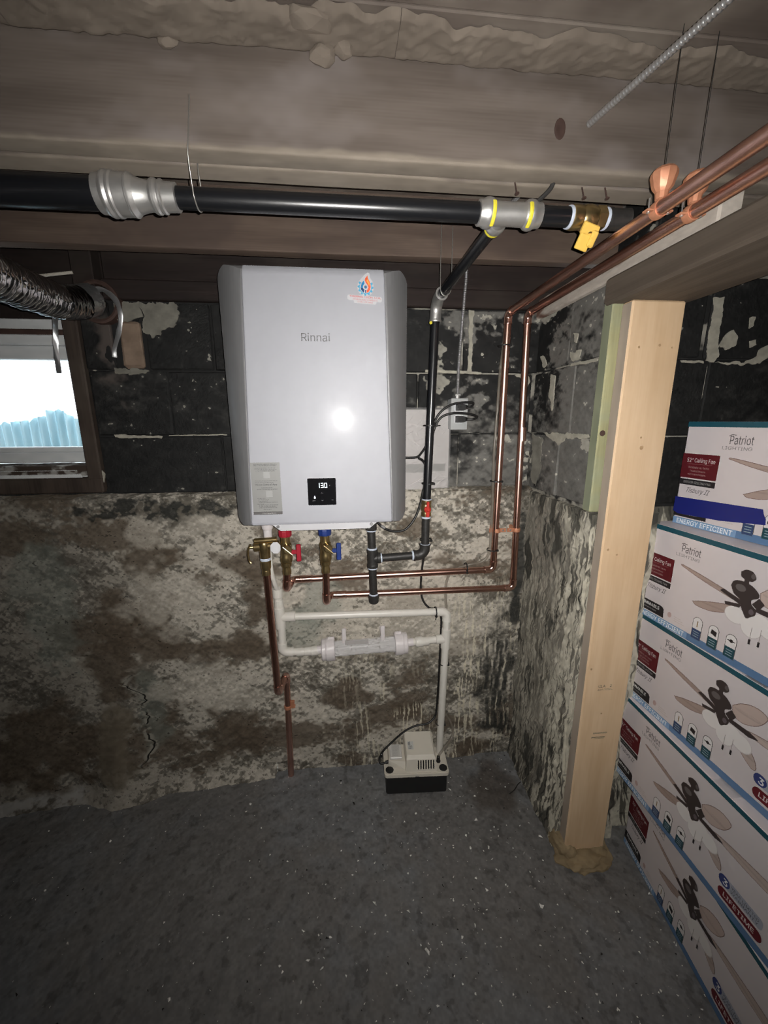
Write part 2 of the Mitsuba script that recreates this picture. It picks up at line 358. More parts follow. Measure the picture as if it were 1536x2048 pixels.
def cbox(lo, hi, c=0.002):
    """A box from corner to corner with chamfered edges."""
    lo, hi = np.minimum(lo, hi), np.maximum(lo, hi)
    ctr, h = (lo + hi) / 2, (np.asarray(hi, float) - lo) / 2
    c = min(c, 0.45 * h.min())
    pts = [[s[0] * (h[0] - c * (k != 0)), s[1] * (h[1] - c * (k != 1)), s[2] * (h[2] - c * (k != 2))] for s in np.ndindex(2, 2, 2) for k in range(3)]
    sg = np.array([[2 * a - 1 for a in s] for s in np.ndindex(2, 2, 2) for k in range(3)])
    pts = np.abs(np.array([[h[i] - c * (k != i) for i in range(3)] for s in np.ndindex(2, 2, 2) for k in range(3)])) * sg
    return trimesh.Trimesh(pts + ctr).convex_hull


def B(x0, x1, y0, y1, z0, z1, c=0.002):
    return cbox(V(x0, y0, z0), V(x1, y1, z1), c)


def tube(pts, r, sides=16, caps=True):
    """A round tube along a polyline; r a number or one per point."""
    p = np.asarray(pts, float)
    n = len(p)
    r = np.broadcast_to(np.asarray(r, float), (n,))
    t = np.gradient(p, axis=0)
    t /= np.linalg.norm(t, axis=1, keepdims=True) + 1e-12
    a = frame_to(t[0])[:, 0]
    ang = np.arange(sides) * 2 * np.pi / sides
    rings = []
    for i in range(n):
        a = unit(a - t[i] * (a @ t[i]))
        b = np.cross(t[i], a)
        rings.append(p[i] + r[i] * (np.cos(ang)[:, None] * a + np.sin(ang)[:, None] * b))
    v = np.vstack(rings)
    f = []
    for i in range(n - 1):
        for j in range(sides):
            k = (j + 1) % sides
            f += [[i * sides + j, i * sides + k, (i + 1) * sides + k], [i * sides + j, (i + 1) * sides + k, (i + 1) * sides + j]]
    if caps:
        v = np.vstack([v, p[0], p[-1]])
        for j in range(sides):
            k = (j + 1) % sides
            f += [[n * sides, k, j], [n * sides + 1, (n - 1) * sides + j, (n - 1) * sides + k]]
    return trimesh.Trimesh(v, np.array(f), process=False)


def rod(a, b, r, sides=20, ch=0.0):
    """A straight cylinder from a to b, its ends chamfered."""
    a, b = np.asarray(a, float), np.asarray(b, float)
    d = unit(b - a)
    if ch:
        return lathe(a, d, [(0, 0), (r - ch, 0), (r, ch), (r, np.linalg.norm(b - a) - ch), (r - ch, np.linalg.norm(b - a)), (0, np.linalg.norm(b - a))], sides)
    return lathe(a, d, [(0, 0), (r, 0), (r, np.linalg.norm(b - a)), (0, np.linalg.norm(b - a))], sides)


def lathe(origin, axis, profile, sides=24):
    """(radius, height) points turned about an axis."""
    m = trimesh.creation.revolve(np.array(profile, float), sections=sides)
    return placed(m, frame_to(axis), origin)


def ring(c, axis, r, w, t=0.0012, sides=24):
    """A band of width w and thickness t lying on a pipe of radius r."""
    return lathe(np.asarray(c, float) - unit(axis) * w / 2, axis, [(r - 0.0003, 0), (r + t * 0.7, 0), (r + t, w * 0.25), (r + t, w * 0.75), (r + t * 0.7, w), (r - 0.0003, w)], sides)


def spline(pts, n=12):
    """Catmull-Rom through the points."""
    p = np.asarray(pts, float)
    q = np.vstack([2 * p[0] - p[1], p, 2 * p[-1] - p[-2]])
    out = []
    for i in range(1, len(q) - 2):
        for s in np.linspace(0, 1, n, endpoint=False):
            a, b, c, d = q[i - 1], q[i], q[i + 1], q[i + 2]
            out.append(0.5 * (2 * b + (c - a) * s + (2 * a - 5 * b + 4 * c - d) * s * s + (3 * b - a - 3 * c + d) * s ** 3))
    out.append(p[-1])
    return np.array(out)


def resample(p, step):
    p = np.asarray(p, float)
    s = np.r_[0, np.cumsum(np.linalg.norm(np.diff(p, axis=0), axis=1))]
    u = np.linspace(0, s[-1], max(3, int(s[-1] / step)))
    return np.stack([np.interp(u, s, p[:, i]) for i in range(3)], 1), u


def arc_corner(a, b, c, R, n=10):
    """The points of a bend of radius R at b between a and c."""
    u, w = unit(np.asarray(a, float) - b), unit(np.asarray(c, float) - b)
    th = math.acos(np.clip(u @ w, -1, 1))
    L = R / math.tan(th / 2)
    p0, p1 = b + u * L, b + w * L
    ctr = b + unit(u + w) * R / math.sin(th / 2)
    e0, e1 = p0 - ctr, p1 - ctr
    full = math.acos(np.clip(unit(e0) @ unit(e1), -1, 1))
    return np.array([ctr + (math.sin((1 - s) * full) * e0 + math.sin(s * full) * e1) / math.sin(full) for s in np.linspace(0, 1, n)]), p0, p1


def elbow(a, b, c, r, R, collar=0.010, fat=1.14, lip=1.25):
    """A pipe elbow at b: the bend, and a rimmed socket on each end."""
    pts, p0, p1 = arc_corner(a, b, c, R)
    u, w = unit(np.asarray(a, float) - b), unit(np.asarray(c, float) - b)
    path = np.vstack([p0 + u * collar, pts, p1 + w * collar])
    m = [tube(path, r * fat, 20)]
    for q, d in ((p0, u), (p1, w)):
        m.append(ring(q + d * collar * 0.95, d, r * fat, collar * 0.35, r * (lip - fat)))
    return cat(m), p0 + u * collar * 0.4, p1 + w * collar * 0.4


def run(parent, pts, r, mat, emat, R=None, collar=0.010, fat=1.14, lip=1.25, names=('pipe', 'elbow')):
    """A rigid pipe run: each straight length a part, each elbow a part."""
    pts = [np.asarray(p, float) for p in pts]
    R = R or 1.9 * r
    start = pts[0]
    for i in range(1, len(pts)):
        if i < len(pts) - 1:
            e, q0, q1 = elbow(pts[i - 1], pts[i], pts[i + 1], r, R, collar, fat, lip)
            if np.linalg.norm(q0 - start) > 0.004 and (q0 - start) @ (pts[i] - pts[i - 1]) > 0:
                part(parent, names[0], rod(start, q0, r), mat)
            part(parent, names[1], e, emat)
            start = q1
        else:
            part(parent, names[0], rod(start, pts[i], r), mat)


def to_manifold(m):
    return m3.Manifold(m3.Mesh(np.asarray(m.vertices, np.float32), np.asarray(m.faces, np.uint32)))


def from_manifold(m):
    k = m.to_mesh()
    return trimesh.Trimesh(k.vert_properties[:, :3], k.tri_verts, process=False)


def rrect(x0, x1, y0, y1, r, seg=8):
    return sbox(x0 + r, y0 + r, x1 - r, y1 - r).buffer(r, quad_segs=seg)


def extrude(poly, d):
    return trimesh.creation.extrude_polygon(poly, d, engine='earcut')


class Flat:
    """Flat print: coloured shapes in layers a fraction of a millimetre apart, joined into one mesh."""

    def __init__(self):
        self.v, self.f, self.c, self.n = [], [], [], 0

    def add(self, v, f, color, layer):
        self.v.append(np.c_[v[:, :2], np.full(len(v), 0.0003 + 0.00022 * layer)])
        self.f.append(np.asarray(f) + self.n)
        self.c.append(np.tile(color, (len(v), 1)))
        self.n += len(v)

    def poly(self, g, color, layer=0):
        if not hasattr(g, 'geom_type'):
            g = Polygon(g)
        for q in getattr(g, 'geoms', [g]):
            if q.area > 0:
                v, f = trimesh.creation.triangulate_polygon(q, engine='earcut')
                self.add(np.asarray(v), f, color, layer)

    def rect(self, x0, x1, y0, y1, color, layer=0):
        self.poly(sbox(x0, y0, x1, y1), color, layer)

    def disc(self, x, y, r, color, layer=0, ry=None):
        self.poly(affinity.scale(Point(x, y).buffer(r), 1, (ry or r) / r), color, layer)

    def text(self, s, x, y, h, color, layer=2, width=None, bold=False, slant=0.0, center=False):
        m = meshkit.text_mesh(s, h, 0.001, bold)
        up = m.face_normals[:, 2] > 0.9
        v, f = np.array(m.vertices), np.array(m.faces)[up]
        w = v[:, 0].max()
        k = width / w if width else 1.0
        v[:, 0] = v[:, 0] * k + slant * v[:, 1] - (w * k / 2 if center else 0)
        self.add(v + [x, y, 0], f, color, layer)

    def mesh(self, origin, ux, uy):
        v, n = np.vstack(self.v), np.cross(ux, uy)
        w = np.asarray(origin, float) + v[:, :1] * ux + v[:, 1:2] * uy + v[:, 2:] * n
        return trimesh.Trimesh(w, np.vstack(self.f), process=False), np.vstack(self.c)

    def put(self, parent, name, origin, ux, uy, mat='m_print', label=None):
        m, c = self.mesh(origin, np.asarray(ux, float), np.asarray(uy, float))
        return part(parent, name, m, mat, False, label, color=c)


def grid_wall(u0, u1, v0, v1, step, fn):
    """A displaced sheet: fn(u, v) gives the points, wound so that the normal follows dP/du x dP/dv."""
    nu, nv = max(2, int((u1 - u0) / step)), max(2, int((v1 - v0) / step))
    u, w = np.meshgrid(np.linspace(u0, u1, nu), np.linspace(v0, v1, nv), indexing='ij')
    p = fn(u.ravel(), w.ravel())
    i, j = np.meshgrid(np.arange(nu - 1), np.arange(nv - 1), indexing='ij')
    q = (i * nv + j).ravel()
    f = np.vstack([np.stack([q, q + nv, q + nv + 1], 1), np.stack([q, q + nv + 1, q + 1], 1)])
    return trimesh.Trimesh(p, f, process=False)


def grid2(u0, u1, step, nv, fn):
    nu = max(2, int((u1 - u0) / step))
    u, w = np.meshgrid(np.linspace(u0, u1, nu), np.linspace(0, 1, nv), indexing='ij')
    i, j = np.meshgrid(np.arange(nu - 1), np.arange(nv - 1), indexing='ij')
    q = (i * nv + j).ravel()
    return trimesh.Trimesh(fn(u.ravel(), w.ravel()), np.vstack([np.stack([q, q + nv, q + nv + 1], 1), np.stack([q, q + nv + 1, q + 1], 1)]), process=False)


nz = lambda x, y, z, s, o=4, k=0: meshkit.fbm(np.stack([np.asarray(x) * s, np.asarray(y) * s, np.asarray(z) * s], -1), o, k) - 0.5

# ------------------------------------------------------------------ the room
FRONT = -0.036


def found_y(x, z):
    foot = np.interp(x, [-1.9, -1.27, -1.0, -0.97, -0.86, -0.77, -0.70, -0.3, 0.6, 0.7], [-0.095, -0.095, -0.068, -0.075, -0.112, -0.092, -0.062, -0.038, -0.036, -0.036])
    k = np.clip(1 - z / 0.36, 0, 1)
    k = k * k * (3 - 2 * k)
    y = FRONT + (foot - FRONT) * k - 0.03 * np.clip(1 - z / 0.06, 0, 1) ** 2 * (x < -0.3)
    y = y + 0.020 * nz(x, 0 * x, z, 5.0, 4, 1) + 0.008 * nz(x, 0 * x, z, 40.0, 3, 2) + 0.004 * nz(x, 0 * x, z, 110.0, 2, 4)
    peel = np.clip((meshkit.fbm(np.stack([x * 12, 0 * x, z * 12], -1), 3, 9) - 0.52) * 14, 0, 1)
    return y - 0.003 * peel


# floor
struct('floor')
fl = grid_wall(-1.9, 2.2, -3.2, 0.3, 0.025, lambda x, y: np.stack([x, y, 0.004 * nz(x, y, 0 * x, 3.0, 3, 5) - 0.001], 1))
put('floor', fl, 'm_floor', True)

# back wall: mortar bed, blocks, rubble-and-plaster foundation
struct('wall_back')
put('wall_back', B(-0.785, 0.70, 0.006, 0.12, 0.95, 1.73, 0.001), 'm_mortar', False)
part('wall_back', 'foundation', grid_wall(-1.9, 0.69, -0.01, 1.125, 0.0052, lambda x, z: np.stack([x, found_y(x, z), z], 1)), 'm_foundation', True)
# sloping ledge where the blocks sit back from the foundation
part('wall_back', 'ledge', grid_wall(-1.9, 0.69, 0.0, 1.0, 0.006 if False else 0.02,
     lambda x, t: np.stack([x, found_y(x, np.full_like(x, 1.125)) * (1 - t) + 0.02 * t, 1.125 + 0.012 * t + 0.010 * nz(x, t, 0 * x, 30, 3, 3) * (t > 0.01)], 1)), 'm_foundation', True)
COURSES = [(1.132, 1.3225), (1.3235, 1.5245), (1.5255, 1.724)]
block_mesh_no = 0


def block(parent, x0, x1, y0, y1, z0, z1):
    m = cbox(V(x0, y0, z0), V(x1, y1, z1), 0.004)
    m.vertices += rng.normal(0, 0.0011, m.vertices.shape)
    part(parent, 'block', m, 'm_block', False)


J = 0.0028
for ci, (z0, z1) in enumerate(COURSES):
    starts = {0: -0.60, 1: -0.79, 2: -0.60}[ci]
    joints = [j for j in np.arange(starts, 0.9, 0.405)]
    if ci == 0:
        joints = [-0.785, -0.40, 0.005, 0.41, 0.70]
    elif ci == 1:
        joints = [-0.785, -0.55, -0.145, 0.26, 0.665]
    else:
        joints = [-0.785, -0.695, -0.60, -0.40, 0.005, 0.41, 0.70]
    for a, b in zip(joints[:-1], joints[1:]):
        if ci == 2 and a == -0.695:
            continue
        block('wall_back', a + J, min(b - J, 0.69), rng.uniform(-0.004, 0.0), 0.10, z0 + J * 0.5, z1 - J * 0.5)
# a brick on end beside the duct hole, and the blocks cut round it
bm = B(-0.672, -0.612, -0.008, 0.09, 1.532, 1.668, 0.006)
bm.vertices += rng.normal(0, 0.002, bm.vertices.shape)
part('wall_back', 'brick', bm, 'm_brick', False)
block('wall_back', -0.672, -0.612, 0.0, 0.1, 1.672, 1.722)
# sill timbers on top of the wall
part('wall_back', 'sill_plate', B(-0.70, 2.2, -0.016, 0.10, 1.727, 1.782, 0.003), 'm_sill', False)
part('wall_back', 'sill_plate', B(-0.70, 2.2, 0.004, 0.12, 1.784, 1.95, 0.003), 'm_sill', False)
part('wall_back', 'jack_board', B(-0.775, -0.715, -0.02, 0.03, 1.705, 1.95, 0.003), 'm_sill', False)
# dark rim board set back above the window
part('wall_back', 'rim_board', B(-1.9, -0.70, 0.10, 0.14, 1.68, 1.95, 0.002), 'm_sill', False)
part('wall_back', 'side_masonry', B(-1.95, -1.52, 0.0, 0.14, 1.10, 1.70, 0.002), 'm_block', False)
part('wall_back', 'bottom_masonry', B(-1.55, -0.78, 0.005, 0.14, 1.09, 1.150, 0.002), 'm_block', False)

# the short return on the right, with its foundation
struct('wall_right')
put('wall_right', B(0.678, 0.80, -0.382, 0.1, 0.95, 1.70, 0.001), 'm_mortar', False)


def side_x(y, z):
    k = np.clip(1 - z / 0.25, 0, 1) ** 2
    return 0.668 - 0.012 * k * np.clip(-y / 0.3, 0, 1) + 0.020 * nz(0 * y, y, z, 6, 4, 11) + 0.009 * nz(0 * y, y, z, 45, 3, 12) + 0.006 * nz(0 * y, y * 3, z * 0.6, 60, 2, 14)


part('wall_right', 'foundation', grid_wall(-0.425, 0.02, -0.01, 1.118, 0.005, lambda y, z: np.stack([side_x(y, z), y, z], 1)[:, :]), 'm_side_foundation', True)
part('wall_right', 'ledge', grid_wall(-0.425, 0.02, 0.0, 1.0, 0.02, lambda y, t: np.stack([side_x(y, np.full_like(y, 1.118)) * (1 - t) + 0.70 * t, y, 1.118 + 0.012 * t], 1)), 'm_side_foundation', True)
part('wall_right', 'rubble', grid_wall(0.66, 0.86, -0.01, 1.12, 0.008, lambda x, z: np.stack([x, -0.418 + 0.03 * nz(x, 0 * x, z, 9, 4, 21), z], 1)), 'm_side_foundation', True)
for (z0, z1), js in zip([(1.132, 1.321), (1.325, 1.523), (1.527, 1.700)], [(-0.382, -0.205, -0.004), (-0.382, -0.255, -0.004), (-0.382, -0.205, -0.004)]):
    for a, b in zip(js[:-1], js[1:]):
        block('wall_right', 0.670 + rng.uniform(-0.002, 0.003), 0.79, a + J, b - J, z0 + J * 0.5, z1 - J * 0.5)

# the wall behind the carton stack, beyond the post
struct('wall_recess')
put('wall_recess', B(0.79, 2.2, -0.362, -0.20, 0.3, 1.75, 0.001), 'm_mortar', False)
part('wall_recess', 'foundation', grid_wall(0.78, 2.2, -0.01, 1.125, 0.012, lambda x, z: np.stack([x, -0.366 - 0.02 * np.clip(1 - z / 0.2, 0, 1) + 0.02 * nz(x, 0 * x, z, 8, 4, 31), z], 1)), 'm_side_foundation', True)
for ci, (z0, z1) in enumerate(COURSES):
    js = [(0.81, 1.18, 1.59, 2.0, 2.19), (0.81, 0.975, 1.38, 1.79, 2.19), (0.81, 0.955, 1.36, 1.77, 2.19)][ci]
    for a, b in zip(js[:-1], js[1:]):
        g = 0.016 if (ci == 2 and a < 1) else J
        block('wall_recess', a + J, b - (0.012 if (ci == 2 and a < 0.9) else J), -0.369, -0.25, z0 + J * 0.6, z1 - J * 0.6)
part('wall_recess', 'top_masonry', B(0.79, 2.2, -0.36, -0.2, 1.73, 1.95, 0.002), 'm_block', False)

# mortar smeared over joints and left where the black paint has come away
principled('m_smear', proc(lambda p, n, uv: mix((0.20, 0.19, 0.16), (0.46, 0.435, 0.36), fbm(p.x * 55, p.y * 55, p.z * 55, 4))), 0.95, spec=0.2)
principled('m_wash', proc(lambda p, n, uv: mix((0.095, 0.09, 0.078), (0.26, 0.25, 0.212), fbm(p.x * 38, p.y * 38, p.z * 38, 4))), 0.95, spec=0.2)


def smear(parent, pts, plane, mat='m_smear', rag=0.004, name='mortar_patch'):
    q = np.array(pts + [pts[0]], float)
    L = np.r_[0, np.cumsum(np.linalg.norm(np.diff(q, axis=0), axis=1))]
    t = np.arange(0, L[-1], 0.0028)
    c = np.stack([np.interp(t, L, q[:, 0]), np.interp(t, L, q[:, 1])], 1)
    h = [c[:, 0] * 70, c[:, 1] * 70]
    c = c + rag * 2.2 * np.stack([meshkit.fbm(np.stack([h[0], h[1], 0 * h[0]], -1), 4, 5) - 0.5, meshkit.fbm(np.stack([h[0], h[1], 0 * h[0] + 9], -1), 4, 6) - 0.5], 1)
    g = Polygon(c).buffer(0)
    g = max(getattr(g, 'geoms', [g]), key=lambda k: k.area)
    m_ = extrude(g, 0.004)
    R = np.array([[1, 0, 0], [0, 0, -1.0], [0, 1, 0]]) if plane == 'back' else np.array([[0, 0, -1.0], [-1, 0, 0], [0, 1, 0]])
    return m_, R


for pts, mt, rg in (([(.427, 1.722), (.443, 1.722), (.442, 1.61), (.445, 1.53), (.428, 1.53), (.430, 1.61)], 'm_smear', .004), ([(.284, 1.534), (.405, 1.532), (.479, 1.529), (.479, 1.521), (.37, 1.524), (.284, 1.526)], 'm_smear', .003),
                    ([(-.732, 1.328), (-.586, 1.3225), (-.589, 1.315), (-.731, 1.318)], 'm_smear', .003), ([(-.563, 1.3255), (-.38, 1.327), (-.38, 1.3235), (-.563, 1.3225)], 'm_smear', .002), ([(-.788, 1.214), (-.779, 1.198), (-.790, 1.156), (-.798, 1.139)], 'm_smear', .003),
                    ([(-.60, 1.722), (-.54, 1.723), (-.50, 1.721), (-.490, 1.712), (-.503, 1.665), (-.535, 1.645), (-.575, 1.628), (-.598, 1.640)], 'm_wash', .012), ([(-.675, 1.722), (-.603, 1.722), (-.600, 1.680), (-.640, 1.668), (-.675, 1.672)], 'm_wash', .006),
                    ([(-.70, 1.53), (-.61, 1.53), (-.60, 1.522), (-.64, 1.512), (-.70, 1.518)], 'm_wash', .006), ([(.60, 1.52), (.64, 1.53), (.655, 1.50), (.645, 1.47), (.625, 1.50)], 'm_smear', .006)):
    m_, R = smear('wall_back', pts, 'back', rag=rg)
    part('wall_back', 'mortar_patch', placed(m_, R, (0, -0.0022, 0)), mt, False)
for pts, rg in (([(-.224, 1.560), (-.272, 1.556), (-.275, 1.531), (-.226, 1.535)], .008), ([(-.23, 1.528), (-.355, 1.524), (-.356, 1.517), (-.23, 1.521)], .003), ([(-.120, 1.512), (-.146, 1.503), (-.150, 1.446), (-.146, 1.397), (-.118, 1.448)], .006), ([(-.107, 1.327), (-.262, 1.328), (-.354, 1.329), (-.356, 1.321), (-.238, 1.313), (-.202, 1.29), (-.175, 1.304)], .006),
                ([(-.231, 1.613), (-.252, 1.605), (-.251, 1.582), (-.238, 1.588)], .004), ([(-.026, 1.318), (-.101, 1.304), (-.101, 1.203), (-.083, 1.139), (-.042, 1.16)], .012), ([(-.040, 1.574), (-.068, 1.574), (-.085, 1.545), (-.066, 1.536)], .006)):
    m_, R = smear('wall_right', [(-u, w) for u, w in pts], 'right', rag=rg)
    part('wall_right', 'mortar_patch', placed(m_, R, (0.671, 0, 0)), 'm_smear' if len(pts) != 5 or rg < .01 else 'm_wash', False)
for pts, rg in (([(.960, 1.672), (.985, 1.673), (.988, 1.572), (.998, 1.532), (.984, 1.515), (.964, 1.522), (.960, 1.608)], .005), ([(.997, 1.56), (1.008, 1.587), (1.026, 1.597), (1.044, 1.579), (1.041, 1.558), (1.017, 1.545)], .005), ([(.891, 1.520), (.956, 1.520), (.958, 1.514), (.893, 1.514)], .002), ([(.992, 1.515), (1.079, 1.518), (1.112, 1.534), (1.116, 1.549), (1.137, 1.562), (1.144, 1.534), (1.124, 1.514), (1.037, 1.509)], .005),
                ([(1.068, 1.625), (1.085, 1.632), (1.083, 1.605), (1.074, 1.598)], .004), ([(1.08, 1.572), (1.095, 1.575), (1.1, 1.56), (1.085, 1.553)], .004)):
    m_, R = smear('wall_recess', pts, 'back', rag=rg)
    part('wall_recess', 'mortar_patch', placed(m_, R, (0, -0.3675, 0)), 'm_smear', False)

# the rest of the basement, outside the frame
struct('wall_left')
put('wall_left', B(-2.0, -1.9, -3.2, 0.14, -0.02, 1.97, 0.001), 'm_plain_wall', False)
struct('wall_front')
put('wall_front', B(-2.0, 2.3, -3.3, -3.2, -0.02, 1.97, 0.001), 'm_plain_wall', False)
struct('wall_far_right')
put('wall_far_right', B(2.2, 2.3, -3.2, 0.14, -0.02, 1.97, 0.001), 'm_plain_wall', False)

# ceiling: boards of the floor above, joists, plaster left between them
struct('ceiling')
put('ceiling', B(-2.0, 2.3, -3.3, 0.14, 1.962, 1.99, 0.001), 'm_plain_wall', False)
for i, y in enumerate(np.arange(-3.1, 0.1, 0.115)):
    part('ceiling', 'plank', B(-1.9, 2.2, y + 0.001, y + 0.113, 1.942 + rng.uniform(0, 0.003), 1.962, 0.002), 'm_plank', False)


def joist(y0, y1, mat, z0=1.800, x0=-1.9, x1=2.2, warp=0.003, seed=0):
    xs = np.linspace(x0, x1, 90)
    prof = [(y0, z0 + 0.004), (y0 + 0.004, z0), (y1 - 0.004, z0), (y1, z0 + 0.004), (y1, 1.943), (y0, 1.943)]
    v = []
    for x in xs:
        for k, (y, z) in enumerate(prof):
            w = np.array([x * 3, k * 5.0, seed * 7.0])
            v.append([x, y + warp * (meshkit.noise(w, seed) - 0.5), z + (warp * 1.3 * (meshkit.noise(w * [1, 0.2, 1] + 9, seed) - 0.5) if z < 1.9 else 0)])
    v, m, f = np.array(v), len(prof), []
    for i in range(len(xs) - 1):
        for k in range(m):
            l = (k + 1) % m
            a, b, c, d = i * m + k, i * m + l, (i + 1) * m + l, (i + 1) * m + k
            f += [[a, c, b], [a, d, c]]
    part('ceiling', 'joist', trimesh.Trimesh(v, f, process=False), mat, 40)


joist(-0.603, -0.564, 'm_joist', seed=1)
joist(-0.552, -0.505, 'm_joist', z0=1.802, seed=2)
joist(-0.206, -0.165, 'm_joist_red', seed=3)
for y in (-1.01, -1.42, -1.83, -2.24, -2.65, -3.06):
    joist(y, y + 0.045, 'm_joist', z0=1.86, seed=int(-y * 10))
# knot hole in the near joist
kn = lathe(V(0.391, -0.6035, 1.862), (0, -1, 0), [(0, 0.0012), (0.006, 0.0015), (0.0085, 0.0022), (0.0115, 0.0015), (0.013, -0.001)], 18)
kn.vertices = (kn.vertices - V(0.391, 0, 1.862)) * V(0.85, 1, 1.35) + V(0.391, 0, 1.862)
part('ceiling', 'knot', kn, 'm_rust')


def lump(c, s, seed, sub=3):
    m = trimesh.creation.icosphere(subdivisions=sub)
    d = 1 + 0.9 * (meshkit.fbm(m.vertices * 1.6 + seed, 4, seed) - 0.5)
    m.vertices *= d[:, None] * np.asarray(s)
    m.vertices += np.asarray(c)
    return m


# plaster keys along the top of the near joist and the chunk hanging from them
for i, (x0, x1) in enumerate([(-1.2, -0.47), (-0.468, 0.10), (0.101, 0.95)]):
    def key_fn(x, t, i=i):
        w = np.interp(x, [-1.2, -0.5, -0.1, 0.05, 0.3, 0.5, 0.95], [0.12, 0.085, 0.080, 0.075, 0.070, 0.064, 0.055]) * (1 + 0.8 * nz(x, 0 * x, 0 * x, 16, 4, 40))
        y = -0.6045 - t * w
        edge = np.clip(np.minimum(t / 0.06, (1 - t) / 0.10), 0, 1)
        z = 1.9425 - edge * (0.0045 + 0.009 * (nz(x, y, 0 * x, 26, 4, 50) + 0.25) + 0.006 * nz(x, y, 0 * x, 90, 3, 3))
        return np.stack([x, y, z], 1)
    part('ceiling', 'plaster', grid2(x0, x1, 0.005, 22, key_fn), 'm_plaster_lump', True)
for c_, s_, sd in (((-0.014, -0.618, 1.928), (0.020, 0.010, 0.014), 3), ((0.018, -0.622, 1.934), (0.014, 0.010, 0.009), 5), ((-0.030, -0.660, 1.937), (0.032, 0.018, 0.008), 8), ((-0.250, -0.609, 1.934), (0.014, 0.007, 0.006), 21)):
    lm = lump(c_, s_, sd, 2)
    lm.vertices += 0.010 * (meshkit.fbm(lm.vertices * 70, 3, sd)[:, None] - 0.5) * V(1, 1, 1) + np.random.default_rng(sd).normal(0, 0.0012, lm.vertices.shape)
    part('ceiling', 'plaster_chunk', lm.convex_hull, 'm_plaster_lump', False)
for x, y in ((0.335, -0.556), (0.470, -0.553), (0.515, -0.556)):
    part('ceiling', 'nail', cat([rod((x, y, 1.803), (x + 0.003, y - 0.006, 1.782), 0.0013, 8), rod((x + 0.003, y - 0.006, 1.783), (x + 0.0032, y - 0.0064, 1.7815), 0.004, 10)]), 'm_rust')
part('ceiling', 'hanger_strap', tube(spline([(0.405, -0.570, 1.802), (0.400, -0.560, 1.790), (0.378, -0.53, 1.772), (0.372, -0.505, 1.762)]), 0.004, 8), 'm_black_iron')

# ------------------------------------------------------------------ window
struct('window_1')
W0, W1 = -1.50, -0.832
put('window_1', cat([B(W0, W1, 0.045, 0.10, 1.645, 1.680, 0.002), B(W0, W1, 0.020, 0.06, 1.182, 1.198, 0.002)]), 'm_vinyl', False)
part('window_1', 'head_board', B(W0, W1 - 0.004, 0.03, 0.10, 1.632, 1.648, 0.002), 'm_rust', False)
part('window_1', 'sash_rail', B(W0, W1, 0.028, 0.07, 1.602, 1.632, 0.003), 'm_vinyl', False)
part('window_1', 'sash_rail', B(W0, W1, 0.038, 0.07, 1.560, 1.601, 0.003), 'm_vinyl', False)
part('window_1', 'sash_rail', B(W0, W1, 0.030, 0.07, 1.238, 1.272, 0.003), 'm_vinyl', False)
part('window_1', 'sash_rail', B(W0, W1, 0.036, 0.07, 1.270, 1.288, 0.003), 'm_vinyl', False)
part('window_1', 'sash_stile', B(W1 - 0.008, W1, 0.036, 0.07, 1.23, 1.632, 0.002), 'm_vinyl', False)
part('window_1', 'sash_stile', B(W0, W0 + 0.03, 0.036, 0.07, 1.23, 1.632, 0.002), 'm_vinyl', False)
part('window_1', 'pane', B(W0, W1 - 0.006, 0.056, 0.0565, 1.28, 1.565, 0.0001), 'm_window_glass', False)
part('window_1', 'sill', B(W0, W1 + 0.004, -0.004, 0.11, 1.196, 1.232, 0.004), 'm_sill_dirt', False)
part('window_1', 'track', cat([B(W0, W1 - 0.02, -0.004, 0.002, 1.190, 1.203, 0.001), B(W0, W1 - 0.03, -0.004, 0.001, 1.212, 1.216, 0.001)]), 'm_vinyl', False)
part('window_1', 'jamb', B(W1 + 0.001, -0.787, -0.012, 0.10, 1.15, 1.70, 0.004), 'm_buck', False)
part('window_1', 'jamb', B(W0 - 0.045, W0, -0.012, 0.10, 1.15, 1.70, 0.004), 'm_buck', False)
part('window_1', 'apron', B(W0 - 0.045, -0.787, -0.014, 0.10, 1.140, 1.190, 0.004), 'm_buck', False)
# corrugated window well outside
xs = np.linspace(-1.9, -0.5, 300)
wz = 1.345 + 0.05 * np.exp(-((xs + 1.16) / 0.09) ** 2) + 0.012 * meshkit.noise(np.stack([xs * 22, 0 * xs, 0 * xs], -1), 5) + 0.026 * meshkit.fbm(np.stack([xs * 90, 0 * xs, 0 * xs], -1), 3, 6)
wy = 0.42 + 0.012 * np.sin(xs * 2 * np.pi / 0.035)
wv = np.vstack([np.stack([xs, wy, 0 * xs + 0.9], 1), np.stack([xs, wy, wz], 1)])
wf = [[i, i + 1, 301 + i] for i in range(299)] + [[i, 301 + i, 300 + i] for i in range(299)]
single('window_well', trimesh.Trimesh(wv, wf, process=False), 'm_outdoor', 'pale blue corrugated window well seen through the lower window glass', 'window well', smooth=True)

